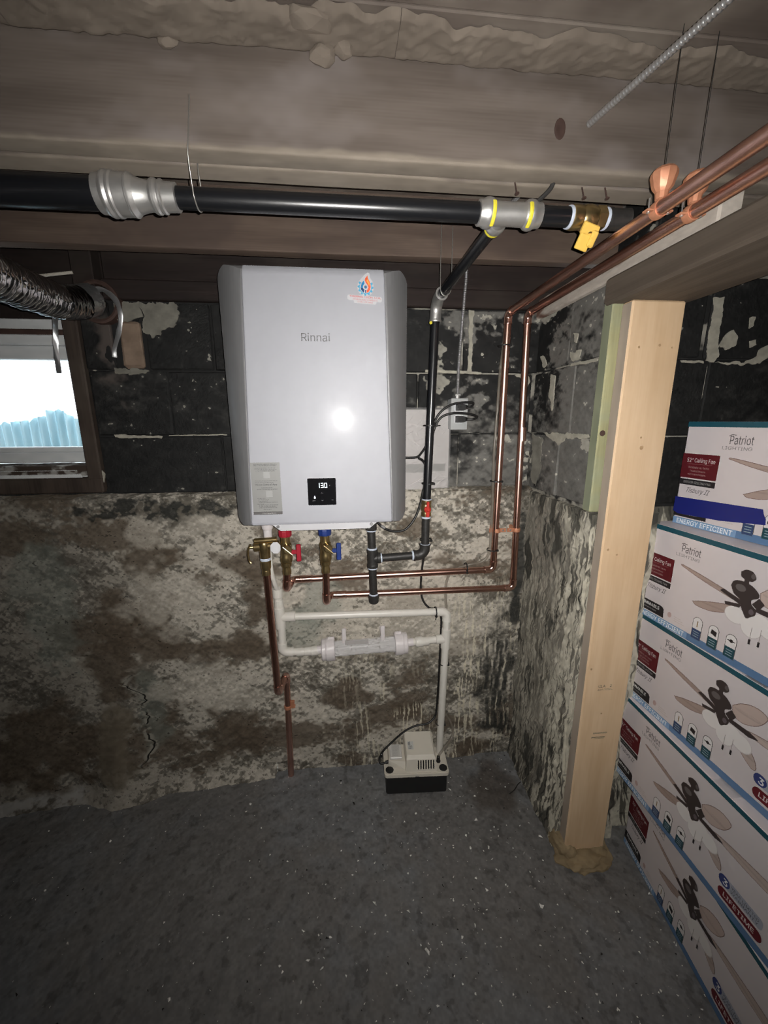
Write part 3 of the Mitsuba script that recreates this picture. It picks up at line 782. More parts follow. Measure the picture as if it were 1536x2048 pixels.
# ------------------------------------------------------------------ timber post and what it carries
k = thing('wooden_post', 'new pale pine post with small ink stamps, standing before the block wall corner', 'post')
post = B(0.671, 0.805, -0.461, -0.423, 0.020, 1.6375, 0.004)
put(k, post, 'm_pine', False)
fp = Flat()
ink = (0.10, 0.085, 0.07)
fp.text('CLA    2', 0.040, 0.598, 0.0085, ink, 1)
fp.text('164', 0.040, 0.588, 0.0060, ink, 1)
fp.rect(0.058, 0.085, 0.589, 0.5905, (0.33, 0.27, 0.19), 1)
fp.rect(0.060, 0.083, 0.5925, 0.5937, (0.33, 0.27, 0.19), 1)
fp.rect(0.044, 0.088, 0.4405, 0.4455, (0.36, 0.28, 0.19), 1)
fp.rect(0.041, 0.083, 0.4270, 0.4305, (0.24, 0.19, 0.13), 1)
fp.rect(0.049, 0.080, 0.4235, 0.4255, (0.28, 0.22, 0.15), 1)
fp.put(k, 'ink_stamp', (0.671, -0.461, 0.02), (1, 0, 0), (0, 0, 1), label='dark ink lumber stamp')
for i, (x, z, r) in enumerate([(0.742, 1.300, 0.010), (0.737, 1.325, 0.005), (0.700, 1.535, 0.006), (0.752, 1.54, 0.006), (0.688, 1.035, 0.006), (0.684, 0.680, 0.006), (0.715, 1.02, 0.005), (0.733, 0.53, 0.005), (0.784, 1.535, 0.004)]):
    part(k, 'knot', lathe((x, -0.4605, z), (0, -1, 0), [(0, 0.0006), (r * 0.5, 0.0005), (r, 0.0002), (r * 1.05, -0.001)], 14), 'm_knot')
principled('m_knot', (0.40, 0.26, 0.145), 0.6)

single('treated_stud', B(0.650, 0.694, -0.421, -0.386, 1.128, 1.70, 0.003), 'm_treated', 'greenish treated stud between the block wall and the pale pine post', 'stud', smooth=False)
part('treated_stud', 'knot', lathe((0.661, -0.4212, 1.335), (0, -1, 0), [(0, 0.0010), (0.004, 0.0010), (0.0062, 0.0007), (0.0072, 0.0003), (0.0075, -0.001)], 16), 'm_rust')
single('timber_beam', B(0.640, 0.826, -2.6, -0.395, 1.638, 1.698, 0.006), 'm_beam', 'dark old timber beam resting on top of the pale pine post', 'beam', smooth=False)
pl = B(0.660, 0.705, -0.668, 0.02, 1.700, 1.757, 0.004)
single('painted_board', pl, 'm_plate', 'old board with flaking whitish paint lying beside the copper pipes under the ceiling', 'board', smooth=False)
fg = []
for c_, s_, sd in (((0.735, -0.468, 0.0), (0.080, 0.050, 0.026), 2), ((0.690, -0.432, 0.012), (0.042, 0.045, 0.05), 6), ((0.780, -0.448, 0.0), (0.045, 0.045, 0.026), 9)):
    fm_ = lump(c_, s_, sd, 4)
    fm_.vertices += 0.012 * (meshkit.fbm(fm_.vertices * 45, 4, sd) - 0.5)[:, None] * V(1, 1, 1)
    fg.append(to_manifold(fm_))
footing_mesh = from_manifold(fg[0] + fg[1] + fg[2])
single('crumbled_footing', footing_mesh, 'm_footing',
       'lump of yellowish crumbled mortar around the foot of the pine post', 'footing', smooth=True)

# ------------------------------------------------------------------ water heater
H = thing('water_heater', 'silver wall mounted tankless water heater with a black display reading 130', 'water heater')
Z0, Z1 = 1.070, 1.760
X0, X1 = -0.318, 0.190


def heater_sec(z):
    t = (z - Z0) / (Z1 - Z0)
    a = 0.048 + 0.026 * t
    b = 0.046 + 0.022 * t
    d = 0.052 + 0.004 * t
    pts = [(X0, -0.058), (X0, -0.19)]
    for s in np.linspace(0.15, 0.92, 6):
        pts.append((X0 + a * s, -0.19 - d * math.sin(s * math.pi / 2) ** 0.9))
    pts.append((X0 + a, -0.245 - 0.002 * t))
    pts.append((X1 - b, -0.245 - 0.002 * t))
    for s in np.linspace(0.92, 0.15, 6):
        pts.append((X1 - b * s, -0.19 - d * math.sin(s * math.pi / 2) ** 0.9))
    pts += [(X1, -0.19), (X1, -0.058)]
    return np.array(pts)


zs = np.linspace(Z0, Z1, 12)
secs = [heater_sec(z) for z in zs]
m = len(secs[0])
hv = np.vstack([np.c_[s, np.full(m, z)] for s, z in zip(secs, zs)] + [[[-0.06, -0.13, Z0]], [[-0.06, -0.13, Z1]]])
hf = []
for i in range(len(zs) - 1):
    for j in range(m):
        l = (j + 1) % m
        hf += [[i * m + j, (i + 1) * m + l, i * m + l], [i * m + j, (i + 1) * m + j, (i + 1) * m + l]]
for j in range(m):
    l = (j + 1) % m
    hf += [[len(hv) - 2, j, l], [len(hv) - 1, (len(zs) - 1) * m + l, (len(zs) - 1) * m + j]]
hm = trimesh.Trimesh(hv, hf, process=True)
hm.fix_normals()
front = placed(extrude(rrect(X0 - 0.001, X1 + 0.001, Z0, Z1, 0.032, 10), 0.5), np.array([[1, 0, 0], [0, 0, -1.0], [0, 1, 0]]), (0, 0.1, 0))
side = Polygon([(0.02, Z0), (-0.225, Z0), (-0.243, Z0 + 0.004), (-0.252, Z0 + 0.014), (-0.262, Z0 + 0.05), (-0.262, Z1 - 0.06), (-0.252, Z1 - 0.022), (-0.240, Z1 - 0.008), (-0.222, Z1), (0.02, Z1)])
side = placed(extrude(side, 1.2), np.array([[0, 0, 1.0], [1, 0, 0], [0, 1, 0]]), (-0.6, 0, 0))
hb = from_manifold((to_manifold(hm) ^ to_manifold(front)) ^ to_manifold(side))
part(H, 'casing', hb, 'm_heater_side', 25)
# the lighter front panel, a trapezoid a little proud of the casing
tb = lambda z: ((z - Z0) / (Z1 - Z0))
pa = lambda z: X0 + 0.048 + 0.026 * tb(z) + 0.001
pb = lambda z: X1 - 0.046 - 0.022 * tb(z) - 0.001
zz = np.r_[Z0 + 0.004, np.linspace(Z0 + 0.014, Z1 - 0.030, 10), Z1 - 0.016, Z1 - 0.007]
yy = np.r_[-0.2475, np.full(10, -0.2535), -0.250, -0.243]
cols = [0.0, 0.006, 0.010, 0.5, 1.0]
pv = []
for z, y in zip(zz, yy):
    a, b = pa(z), pb(z)
    xsn = [a, a + 0.003, a + 0.007, (a + b) / 2, b - 0.007, b - 0.003, b]
    dy = [0.009, 0.0022, 0.0, 0.0, 0.0, 0.0022, 0.009]
    for x, q in zip(xsn, dy):
        pv.append([x, y + q, z])
pf, w = [], 7
for i in range(len(zz) - 1):
    for j in range(w - 1):
        q = i * w + j
        pf += [[q, q + 1, q + w + 1], [q, q + w + 1, q + w]]
part(H, 'front_panel', trimesh.Trimesh(np.array(pv), pf, process=False), 'm_heater_front', 30)
part(H, 'bottom_bracket', trimesh.Trimesh(np.array([(-0.215, -0.232, 1.072), (0.100, -0.232, 1.072), (0.075, -0.228, 1.050), (-0.190, -0.228, 1.050), (-0.215, -0.10, 1.072), (0.100, -0.10, 1.072), (0.075, -0.10, 1.050), (-0.190, -0.10, 1.050)])).convex_hull, 'm_heater_white', False)
for x in (-0.196, 0.080):
    part(H, 'screw', lathe((x, -0.232, 1.064), (0, -1, 0), [(0, 0.003), (0.003, 0.0028), (0.0045, 0.0012), (0.0048, 0)], 14), 'm_steel')
hp = Flat()
hp.text('Rinnai', -0.103, 1.574, 0.0195, (0.10, 0.10, 0.105), 1, width=0.077)
hp.put(H, 'lettering', (0, -0.2537, 0), (1, 0, 0), (0, 0, 1))
# display
dp = part(H, 'display', placed(extrude(rrect(-0.1025, -0.0225, 1.131, 1.209, 0.003), 0.003), np.array([[1, 0, 0], [0, 0, -1.0], [0, 1, 0]]), (0, -0.2515, 0)), 'm_glass_black', False, label='black glass display')
dg = Flat()
SEG = {'1': 'bc', '3': 'abgcd', '0': 'abcdef'}


def digit(F, ch, x, y, w, h, t, col):
    boxes = {'a': (x, x + w, y + h - t, y + h), 'd': (x, x + w, y, y + t), 'g': (x, x + w, y + h / 2 - t / 2, y + h / 2 + t / 2), 'b': (x + w - t, x + w, y + h / 2, y + h), 'c': (x + w - t, x + w, y, y + h / 2), 'f': (x, x + t, y + h / 2, y + h), 'e': (x, x + t, y, y + h / 2)}
    for s in SEG[ch]:
        b = boxes[s]
        F.poly(sbox(b[0] + .0002, b[2] + .0002, b[1] - .0002, b[3] - .0002), col, 1)


for ch, x in (('1', -0.0765), ('3', -0.0655), ('0', -0.0555)):
    digit(dg, ch, x, 1.181, 0.0085, 0.0150, 0.0026, (1, 1, 1))
dg.poly([(-0.0865, 1.153), (-0.0835, 1.160), (-0.0805, 1.153), (-0.0815, 1.1505), (-0.0855, 1.1505)], (1, 1, 1), 1)
mm, _ = dg.mesh((0, -0.2546, 0), V(1, 0, 0), V(0, 0, 1))
put(f'{dp}__digits', mm, 'm_digits', False, emitter={'type': 'area', 'radiance': rgb((1.5, 1.75, 1.85))})
dg = Flat()
for s, x, y, h in (('prio', -0.090, 1.1435, 0.0030), ('F', -0.041, 1.186, 0.0034), ('set', -0.036, 1.1445, 0.003)):
    dg.text(s, x, y, h, (0.16, 0.16, 0.17), 1)
for y, sgn in ((1.165, 1), (1.146, -1)):
    dg.poly([(-0.0655, y), (-0.0625, y + 0.003 * sgn), (-0.0595, y), (-0.0603, y), (-0.0625, y + 0.0022 * sgn), (-0.0647, y)], (0.2, 0.2, 0.2), 1)
dg.put(dp, 'legend', (0, -0.2546, 0), (1, 0, 0), (0, 0, 1))
# grey instruction label, its two codes left out
lb = Flat()
gx, gy = -0.2575, 1.107
lb.rect(0, 0.0805, 0, 0.149, (0.235, 0.235, 0.228), 0)
lb.rect(0, 0.0805, 0, 0.0085, (0.10, 0.095, 0.095), 1)
lb.text('www.rinnai.us/action', 0.024, 0.0026, 0.0028, (0.5, 0.5, 0.5), 2)
dk = (0.07, 0.07, 0.07)
lb.text('ACTION REQUIRED!', 0.0085, 0.1395, 0.0056, dk, 2, width=0.064, bold=True)
lb.text('Rinnai Control App', 0.010, 0.0845, 0.0046, dk, 2, width=0.060, bold=True)
for y, a, b in [(0.1335, .011, .068), (0.1295, .011, .071), (0.1255, .014, .067), (0.0975, .010, .072), (0.0930, .010, .060), (0.0775, .026, .056), (0.0735, .014, .071), (0.0475, .012, .035), (0.0435, .016, .046), (0.0395, .016, .042), (0.0360, .016, .068), (0.0310, .012, .031), (0.0280, .016, .070), (0.0240, .016, .064), (0.0200, .016, .066), (0.0150, .028, .050)]:
    x = a
    while x < b:
        wd = rng.uniform(0.003, 0.007)
        lb.rect(x, min(x + wd, b), y - 0.0007, y + 0.0007, (0.11, 0.11, 0.11), 1)
        x += wd + 0.0011
for x, y in ((0.034, 0.111), (0.038, 0.057)):
    lb.rect(x, x + 0.018, y - 0.006, y + 0.012, (0.30, 0.30, 0.295), 1)
lb.put(H, 'instruction_label', (gx, -0.2537, gy), (1, 0, 0), (0, 0, 1), label='grey instruction label')
# installer's sticker: gear, drop and flame over red lettering
st = Flat()
white = (0.46, 0.46, 0.475)
cx, cy = 0.0, 0.0
outline = Point(0, 0).buffer(0.0215).union(Polygon([(-0.014, 0.014), (-0.004, 0.026), (0.004, 0.0325), (0.0075, 0.031), (0.0085, 0.022), (0.016, 0.013)]).buffer(0.002)).union(rrect(-0.0465, 0.0445, -0.0335, -0.0205, 0.005)).union(rrect(-0.030, 0.030, -0.040, -0.030, 0.004))
st.poly(outline, white, 0)
gear = Point(0, 0).buffer(0.0168)
for a in range(0, 360, 30):
    if 40 < a < 140:
        continue
    q = math.radians(a)
    gear = gear.union(affinity.translate(affinity.rotate(rrect(-0.0025, 0.0025, -0.003, 0.003, 0.0008), a + 90), 0.0175 * math.cos(q), 0.0175 * math.sin(q)))
st.poly(gear.difference(Point(0, 0).buffer(0.0148)).difference(sbox(-0.012, 0.010, 0.012, 0.03)), (0.06, 0.30, 0.48), 1)
drop = Polygon([(-0.0055, 0.0155), (-0.0105, 0.008), (-0.0128, 0.0), (-0.0118, -0.006), (-0.0085, -0.0105), (-0.004, -0.0135), (-0.003, -0.0065), (-0.0062, -0.004), (-0.0072, 0.0), (-0.006, 0.004), (-0.003, 0.008)])
st.poly(drop, (0.015, 0.18, 0.40), 2)
st.poly(drop.intersection(sbox(-0.02, -0.02, 0.01, -0.003)), (0.012, 0.045, 0.14), 3)
flame = Polygon([(0.0040, 0.0275), (-0.0015, 0.0215), (-0.0028, 0.016), (0.0, 0.010), (0.005, 0.0055), (0.0072, 0.0), (0.0058, -0.0048), (0.0030, -0.0075), (0.0035, -0.0135), (0.0085, -0.0105), (0.0122, -0.005), (0.0132, 0.002), (0.0118, 0.010), (0.0078, 0.0170), (0.0050, 0.0215)])
st.poly(flame, (0.72, 0.115, 0.045), 2)
st.poly(Polygon([(0.0035, 0.020), (0.0015, 0.014), (0.0055, 0.0085), (0.0095, 0.003), (0.0105, 0.009), (0.0070, 0.0155)]), (0.86, 0.30, 0.05), 3)
st.disc(0.0, 0.0, 0.0036, (0.05, 0.14, 0.26), 2)
st.rect(-0.0012, 0.0012, -0.0135, -0.007, (0.03, 0.06, 0.16), 2)
red = (0.55, 0.12, 0.13)
st.text('THERMA TECH, LLC.', 0, -0.0260, 0.0040, red, 2, width=0.083, bold=True, center=True)
st.text('BYRON MASSAROCO', 0, -0.0322, 0.0033, red, 2, width=0.064, center=True)
st.text('(718) 679 9603', 0, -0.0377, 0.0030, red, 2, width=0.040, center=True)
c5, s5 = math.cos(math.radians(-3)), math.sin(math.radians(-3))
st.put(H, 'installer_sticker', (0.0705, -0.2537, 1.7075), (c5, 0, s5), (-s5, 0, c5), label='round flame and gear sticker with red lettering')

# ------------------------------------------------------------------ gas line
G = thing('gas_pipe', 'black steel gas pipe running under the joists and down to the water heater', 'gas pipe')
gy_, gz = -0.568, 1.745
part(G, 'pipe', rod((-1.5, gy_, gz), (-0.375, gy_, gz), 0.0250, 28), 'm_black_pipe', label='wider black pipe left of the reducer')
part(G, 'reducer', lathe((-0.400, gy_, gz), (1, 0, 0), [(0.0252, 0), (0.0290, 0.001), (0.0295, 0.012), (0.0320, 0.0135), (0.0340, 0.018), (0.0340, 0.020), (0.0322, 0.0235), (0.0318, 0.0245), (0.0338, 0.027), (0.0338, 0.030), (0.0318, 0.033), (0.0312, 0.052), (0.0322, 0.0535), (0.0322, 0.0565), (0.0305, 0.058), (0.0265, 0.064), (0.0232, 0.076), (0.0222, 0.084), (0.0222, 0.087), (0.0252, 0.089), (0.0262, 0.092), (0.0262, 0.096), (0.0240, 0.099), (0.0238, 0.101), (0.0252, 0.103), (0.0252, 0.106), (0.0222, 0.108), (0.0215, 0.128), (0.0168, 0.129)], 40), 'm_zinc', 16)
part(G, 'inspection_dot', lathe((-0.297, gy_ - 0.0212, gz - 0.003), (0, -1, -0.1), [(0, 0.0012), (0.004, 0.001), (0.0045, 0)], 12), 'm_yellow')
part(G, 'pipe', rod((-0.285, gy_, gz), (0.275, gy_, gz), 0.0170, 28), 'm_black_pipe')
tee = [lathe((0.262, gy_, gz), (1, 0, 0), [(0.0172, 0), (0.0210, 0.001), (0.0215, 0.008), (0.0245, 0.013), (0.0255, 0.019), (0.0245, 0.025), (0.0200, 0.030), (0.0195, 0.050), (0.0200, 0.088), (0.0245, 0.094), (0.0255, 0.100), (0.0245, 0.106), (0.0215, 0.110), (0.0205, 0.120), (0.0172, 0.121)], 32)]
bd = unit(V(-0.01, 0.45, -0.026))
tee.append(lathe((0.310, gy_, gz - 0.001), bd, [(0.0165, 0.0), (0.0165, 0.022), (0.0195, 0.026), (0.0200, 0.033), (0.0195, 0.039), (0.0170, 0.042), (0.0165, 0.050), (0.0140, 0.051)], 28))
part(G, 'tee', cat(tee), 'm_zinc', label='grey press tee with yellow marks')
for x in (0.286, 0.356):
    part(G, 'yellow_mark', trimesh.Trimesh(*(lambda r: (r.vertices, r.faces[np.all((r.vertices[r.faces][:, :, 1] < gy_ - 0.006) & (r.vertices[r.faces][:, :, 2] < gz + 0.012), axis=1)]))(ring((x, gy_, gz), (1, 0, 0), 0.0238, 0.007, 0.0022, 40))), 'm_yellow_mark', False)
part(G, 'yellow_mark', trimesh.Trimesh(*(lambda r: (r.vertices, r.faces[np.all(r.vertices[r.faces][:, :, 2] < gz - 0.003, axis=1)]))(ring(V(0.310, gy_, gz - 0.001) + bd * 0.046, bd, 0.0165, 0.006, 0.0012, 40))), 'm_yellow_mark', False)
part(G, 'pipe', rod((0.378, gy_, gz), (0.438, gy_, gz), 0.0170, 28), 'm_black_pipe')
part(G, 'thread_tape', ring((0.441, gy_, gz), (1, 0, 0), 0.0170, 0.006, 0.0025), 'm_tape_white')
vb = [lathe((0.443, gy_, gz), (1, 0, 0), [(0.017, 0), (0.0205, 0.001), (0.0215, 0.006), (0.0205, 0.018), (0.0190, 0.021), (0.0215, 0.026), (0.0225, 0.036), (0.0205, 0.046), (0.0185, 0.049)], 24), lathe((0.492, gy_, gz), (1, 0, 0), [(0.0185, 0), (0.0210, 0.001), (0.0210, 0.017), (0.018, 0.018)], 6), rod((0.478, gy_ - 0.004, gz - 0.012), (0.478, gy_ - 0.010, gz - 0.034), 0.008, 14)]
GV = part(G, 'shutoff_valve', cat(vb), 'm_brass', 25, label='brass ball valve')
hd = cat([B(-0.017, 0.017, -0.004, 0.004, -0.016, 0.004, 0.003), B(-0.015, 0.011, -0.003, 0.003, -0.040, -0.012, 0.003), B(0.004, 0.017, -0.009, 0.003, -0.032, -0.004, 0.003)])
ha = placed(hd, np.array([[1, 0, 0], [0, math.cos(0.35), -math.sin(0.35)], [0, math.sin(0.35), math.cos(0.35)]]) @ np.array([[math.cos(0.25), 0, math.sin(0.25)], [0, 1, 0], [-math.sin(0.25), 0, math.cos(0.25)]]), (0.479, gy_ - 0.016, gz - 0.020))
put(f'{GV}__handle', ha, 'm_yellow', 25)
labels[f'{GV}__handle'] = {'label': 'yellow wing handle'}
part(G, 'thread_tape', ring((0.513, gy_, gz), (1, 0, 0), 0.0170, 0.006, 0.0022), 'm_tape_white')
part(G, 'end_fitting', lathe((0.515, gy_, gz), (1, 0, 0), [(0.016, 0), (0.0185, 0.001), (0.0195, 0.006), (0.0185, 0.012), (0.0185, 0.040), (0.0195, 0.044), (0, 0.046)], 24), 'm_black_iron')
# branch back to the wall and down
b0 = V(0.310, gy_, gz - 0.001) + bd * 0.045
btop = V(0.289, -0.120, 1.716)
vx = lambda z: 0.270 + 0.012 * (z - 0.925) / 0.79
gr = 0.0133
e, q0, q1 = elbow(b0, btop, V(vx(1.1), -0.120, 1.1), gr, 0.040, 0.020, 1.28, 1.42)
part(G, 'pipe', rod(b0, q0, gr, 24), 'm_black_pipe')
part(G, 'elbow', e, 'm_zinc', label='grey press elbow')
part(G, 'inspection_dot', lathe((vx(1.655) - 0.010, -0.1355, 1.652), (-0.6, -1, 0), [(0, 0.0014), (0.004, 0.0012), (0.0048, 0)], 12), 'm_yellow_mark')
part(G, 'pipe', rod(q1, (vx(1.115), -0.120, 1.115), gr, 24), 'm_black_pipe')
part(G, 'thread_tape', ring((vx(1.113), -0.120, 1.1135), (0, 0, 1), gr, 0.004, 0.003), 'm_tape_white')
GR = part(G, 'gas_valve', lathe((vx(1.06), -0.120, 1.056), (0, 0, 1), [(0.0135, 0), (0.0165, 0.001), (0.0168, 0.012), (0.0150, 0.016), (0.0170, 0.024), (0.0170, 0.036), (0.0150, 0.042), (0.0168, 0.046), (0.0165, 0.055), (0.0135, 0.056)], 24), 'm_brass', label='brass gas valve')
put(f'{GR}__handle', cat([lathe((vx(1.085), -0.137, 1.083), (0, -1, 0), [(0, 0.010), (0.006, 0.0095), (0.0105, 0.006), (0.0115, 0)], 20), B(vx(1.1) - 0.0045, vx(1.1) + 0.0045, -0.148, -0.138, 1.078, 1.110, 0.002), B(vx(1.1) - 0.0060, vx(1.1) + 0.0060, -0.146, -0.138, 1.058, 1.085, 0.003)]), 'm_red_bright', 25)
labels[f'{GR}__handle'] = {'label': 'red lever handle'}
part(G, 'thread_tape', ring((vx(1.053), -0.120, 1.0525), (0, 0, 1), gr, 0.006, 0.0026), 'm_tape_white')
part(G, 'pipe', rod((vx(1.05), -0.120, 1.056), (vx(0.96), -0.120, 0.958), gr, 24), 'm_black_iron')
part(G, 'thread_tape', ring((vx(0.958), -0.120, 0.957), (0, 0, 1), gr, 0.005, 0.003), 'm_tape_white')
e, q0, q1 = elbow((vx(0.98), -0.12, 0.98), V(0.2695, -0.120, 0.921), V(0.10, -0.120, 0.914), 0.0136, 0.026, 0.012, 1.28, 1.45)
part(G, 'elbow', e, 'm_black_iron')
part(G, 'thread_tape', ring((0.228, -0.120, 0.9195), (1, 0, 0.04), gr, 0.006, 0.003), 'm_tape_white')
part(G, 'pipe', rod((0.232, -0.120, 0.9195), (0.118, -0.120, 0.9150), gr, 24), 'm_black_iron')
part(G, 'thread_tape', ring((0.1195, -0.120, 0.9151), (1, 0, 0.04), gr, 0.006, 0.003), 'm_tape_white')
tx = 0.0895
part(G, 'tee', cat([lathe((tx + 0.001, -0.120, 0.882), (-0.01, 0, 1), [(0.0135, 0), (0.0185, 0.001), (0.0190, 0.010), (0.0170, 0.013), (0.0172, 0.050), (0.0190, 0.054), (0.0185, 0.064), (0.0135, 0.065)], 24), lathe((tx, -0.120, 0.9145), (1, 0, 0.03), [(0.0165, 0), (0.0165, 0.016), (0.0190, 0.019), (0.0185, 0.028), (0.0135, 0.029)], 24)]), 'm_black_iron')
part(G, 'thread_tape', ring((tx, -0.120, 0.949), (0, 0, 1), gr, 0.006, 0.003), 'm_tape_white')
part(G, 'pipe', rod((tx, -0.120, 0.945), (tx - 0.002, -0.120, 1.012), gr, 24), 'm_black_iron')
part(G, 'thread_tape', ring((tx - 0.002, -0.120, 1.012), (0, 0, 1), gr, 0.004, 0.003), 'm_tape_white')
part(G, 'union', lathe((tx - 0.002, -0.120, 1.014), (0, 0, 1), [(0.0135, 0), (0.0185, 0.001), (0.0185, 0.024), (0.0205, 0.026), (0.0205, 0.040), (0.016, 0.042), (0.016, 0.058)], 8), 'm_black_iron', False)
part(G, 'pipe', rod((tx + 0.001, -0.120, 0.885), (tx + 0.0035, -0.120, 0.785), gr, 24), 'm_black_iron')
part(G, 'thread_tape', ring((tx + 0.001, -0.120, 0.8795), (0, 0, 1), gr, 0.005, 0.003), 'm_tape_white')
part(G, 'thread_tape', ring((tx + 0.0035, -0.120, 0.784), (0, 0, 1), gr, 0.005, 0.003), 'm_tape_white')
part(G, 'end_cap', lathe((tx + 0.004, -0.120, 0.782), (0, 0, -1), [(0.0135, 0), (0.0185, 0.001), (0.0190, 0.010), (0.0172, 0.014), (0.0170, 0.026), (0.013, 0.031), (0, 0.033)], 24), 'm_black_iron')

# ------------------------------------------------------------------ copper water pipes
cr = 0.0112
C1 = thing('hot_water_pipe', 'copper pipe with the red handled valve, upper of two runs across the wall', 'water pipe')
run(C1, [(-0.187, -0.170, 0.905), (-0.193, -0.170, 0.836), (-0.186, -0.085, 0.836), (0.530, -0.085, 0.842), (0.529, -0.085, 1.697), (0.517, -1.25, 1.706)], cr, 'm_copper', 'm_copper_bright', R=0.019, collar=0.013, fat=1.12, lip=1.2)
part(C1, 'coupling', cat([rod((-0.150, -0.085, 0.8364), (-0.118, -0.085, 0.8366), cr * 1.14), ring((-0.150, -0.085, 0.8364), (1, 0, 0), cr, 0.004, 0.0026), ring((-0.118, -0.085, 0.8366), (1, 0, 0), cr, 0.004, 0.0026)]), 'm_copper_bright')
C2 = thing('cold_water_pipe', 'copper pipe with the blue handled valve, lower of two runs across the wall', 'water pipe')
run(C2, [(-0.0635, -0.170, 0.905), (-0.0665, -0.170, 0.786), (-0.062, -0.085, 0.772), (0.610, -0.085, 0.767), (0.593, -0.085, 1.697), (0.580, -1.25, 1.706)], cr, 'm_copper', 'm_copper_bright', R=0.019, collar=0.013, fat=1.12, lip=1.2)
part(C2, 'coupling', cat([rod((-0.034, -0.085, 0.7718), (-0.002, -0.085, 0.7715), cr * 1.14), ring((-0.034, -0.085, 0.7718), (1, 0, 0), cr, 0.004, 0.0026), ring((-0.002, -0.085, 0.7715), (1, 0, 0), cr, 0.004, 0.0026)]), 'm_copper_bright')
part(C2, 'coupling', rod((0.6035, -0.085, 1.300), (0.6028, -0.085, 1.345), cr * 1.13), 'm_copper_bright')


def service_valve(parent, x, colour, lever_label, ring_label):
    y = -0.170
    v = part(parent, 'service_valve', cat([
        lathe((x, y, 0.930), (0, 0, 1), [(0.012, 0), (0.0165, 0.001), (0.0190, 0.006), (0.0195, 0.018), (0.0175, 0.024), (0.0165, 0.040), (0.0190, 0.050), (0.0185, 0.060), (0.0150, 0.066), (0.0150, 0.120)], 22),
        rod((x + 0.004, y - 0.004, 0.985), (x + 0.010, y - 0.038, 0.985), 0.0125, 18, 0.003)]), 'm_brass', 25, label='brass service valve')
    put(f'{v}__drain_cap', cat([lathe((x + 0.010, y - 0.036, 0.985), (0.17, -1, 0), [(0.0, 0.012), (0.010, 0.012), (0.0135, 0.009), (0.0140, 0.002), (0.012, 0)], 12), rod((x - 0.002, y - 0.050, 0.997), (x + 0.026, y - 0.052, 0.972), 0.0022, 8)]), 'm_brass', 25)
    put(f'{v}__union_ring', lathe((x, y, 1.016), (0, 0, 1), [(0.015, 0), (0.0195, 0.001), (0.0205, 0.006), (0.0205, 0.018), (0.0185, 0.022), (0.015, 0.022)], 10), colour, 25)
    labels[f'{v}__union_ring'] = {'label': ring_label}
    put(f'{v}__lever', cat([B(x + 0.036, x + 0.050, y - 0.034, y - 0.026, 0.943, 0.998, 0.004), B(x + 0.020, x + 0.042, y - 0.032, y - 0.026, 0.967, 0.980, 0.003), rod((x + 0.012, y, 0.975), (x + 0.024, y - 0.028, 0.974), 0.006, 12)]), colour, 25)
    labels[f'{v}__lever'] = {'label': lever_label}
    a = part(parent, 'adapter', lathe((x - 0.001, y, 0.890), (0, 0, 1), [(0.0112, 0), (0.0135, 0.001), (0.0140, 0.012), (0.0128, 0.016), (0.0128, 0.026), (0.0165, 0.029), (0.0168, 0.040), (0.013, 0.041)], 20), 'm_brass', 25)
    return v


v = service_valve(C1, -0.187, 'm_red', 'red lever', 'red union ring')
oct_ = [(0.0165 * math.cos(a), 0.0165 * math.sin(a) * 1.15) for a in np.arange(8) * math.pi / 4 + math.pi / 8]
put(f'{v}__tag', placed(extrude(Polygon(oct_), 0.0012), np.array([[1, 0, 0.15], [0, 0.1, -1.0], [0, 1, 0.1]]), (-0.2120, -0.2085, 0.992)), 'm_heater_white', False)
labels[f'{v}__tag'] = {'label': 'white octagonal tag'}
service_valve(C2, -0.0635, 'm_blue', 'blue lever', 'blue union ring')

R_ = thing('relief_drain_pipe', 'copper relief drain pipe dropping from the relief valve to the floor', 'drain pipe')
rv = part(R_, 'relief_valve', cat([
    lathe((-0.252, -0.170, 0.948), (0, 0, 1), [(0.012, 0), (0.0165, 0.001), (0.0170, 0.024), (0.0190, 0.030), (0.0190, 0.046), (0.0170, 0.052), (0, 0.053)], 20),
    rod((-0.284, -0.170, 0.985), (-0.205, -0.170, 0.988), 0.0150, 20, 0.002), rod((-0.282, -0.172, 1.004), (-0.212, -0.172, 1.008), 0.0085, 14, 0.002)]), 'm_brass', 25, label='brass relief valve')
put(f'{rv}__lever', cat([rod((-0.280, -0.172, 0.985), (-0.297, -0.178, 0.986), 0.0045, 10), tube(spline([(-0.292, -0.178, 0.996), (-0.301, -0.180, 0.975), (-0.300, -0.180, 0.945), (-0.294, -0.180, 0.935)]), 0.0035, 8)]), 'm_brass', 30)
part(R_, 'thread_tape', ring((-0.252, -0.170, 0.944), (0, 0, 1), 0.0135, 0.009, 0.003), 'm_tape_white')
part(R_, 'adapter', lathe((-0.252, -0.170, 0.890), (0, 0, 1), [(0.0112, 0), (0.0135, 0.001), (0.0135, 0.014), (0.0125, 0.018), (0.0160, 0.026), (0.0165, 0.046), (0.013, 0.050)], 20), 'm_brass', 25)
run(R_, [(-0.2515, -0.170, 0.900), (-0.2425, -0.170, 0.456), (-0.2300, -0.058, 0.452), (-0.2380, -0.058, 0.0)], cr * 1.02, 'm_copper', 'm_copper_bright', R=0.019, collar=0.012, fat=1.13, lip=1.2)

# ------------------------------------------------------------------ condensate piping (white)
P = thing('condensate_pipe', 'white plastic condensate pipe looping under the water heater and down to the pump', 'drain pipe')
pr = 0.0132
PY = -0.100


def socket(a, d, L=0.020):
    return lathe(a, d, [(pr * 0.98, 0), (pr * 1.24, 0.0008), (pr * 1.26, L - 0.001), (pr * 0.98, L)], 24)


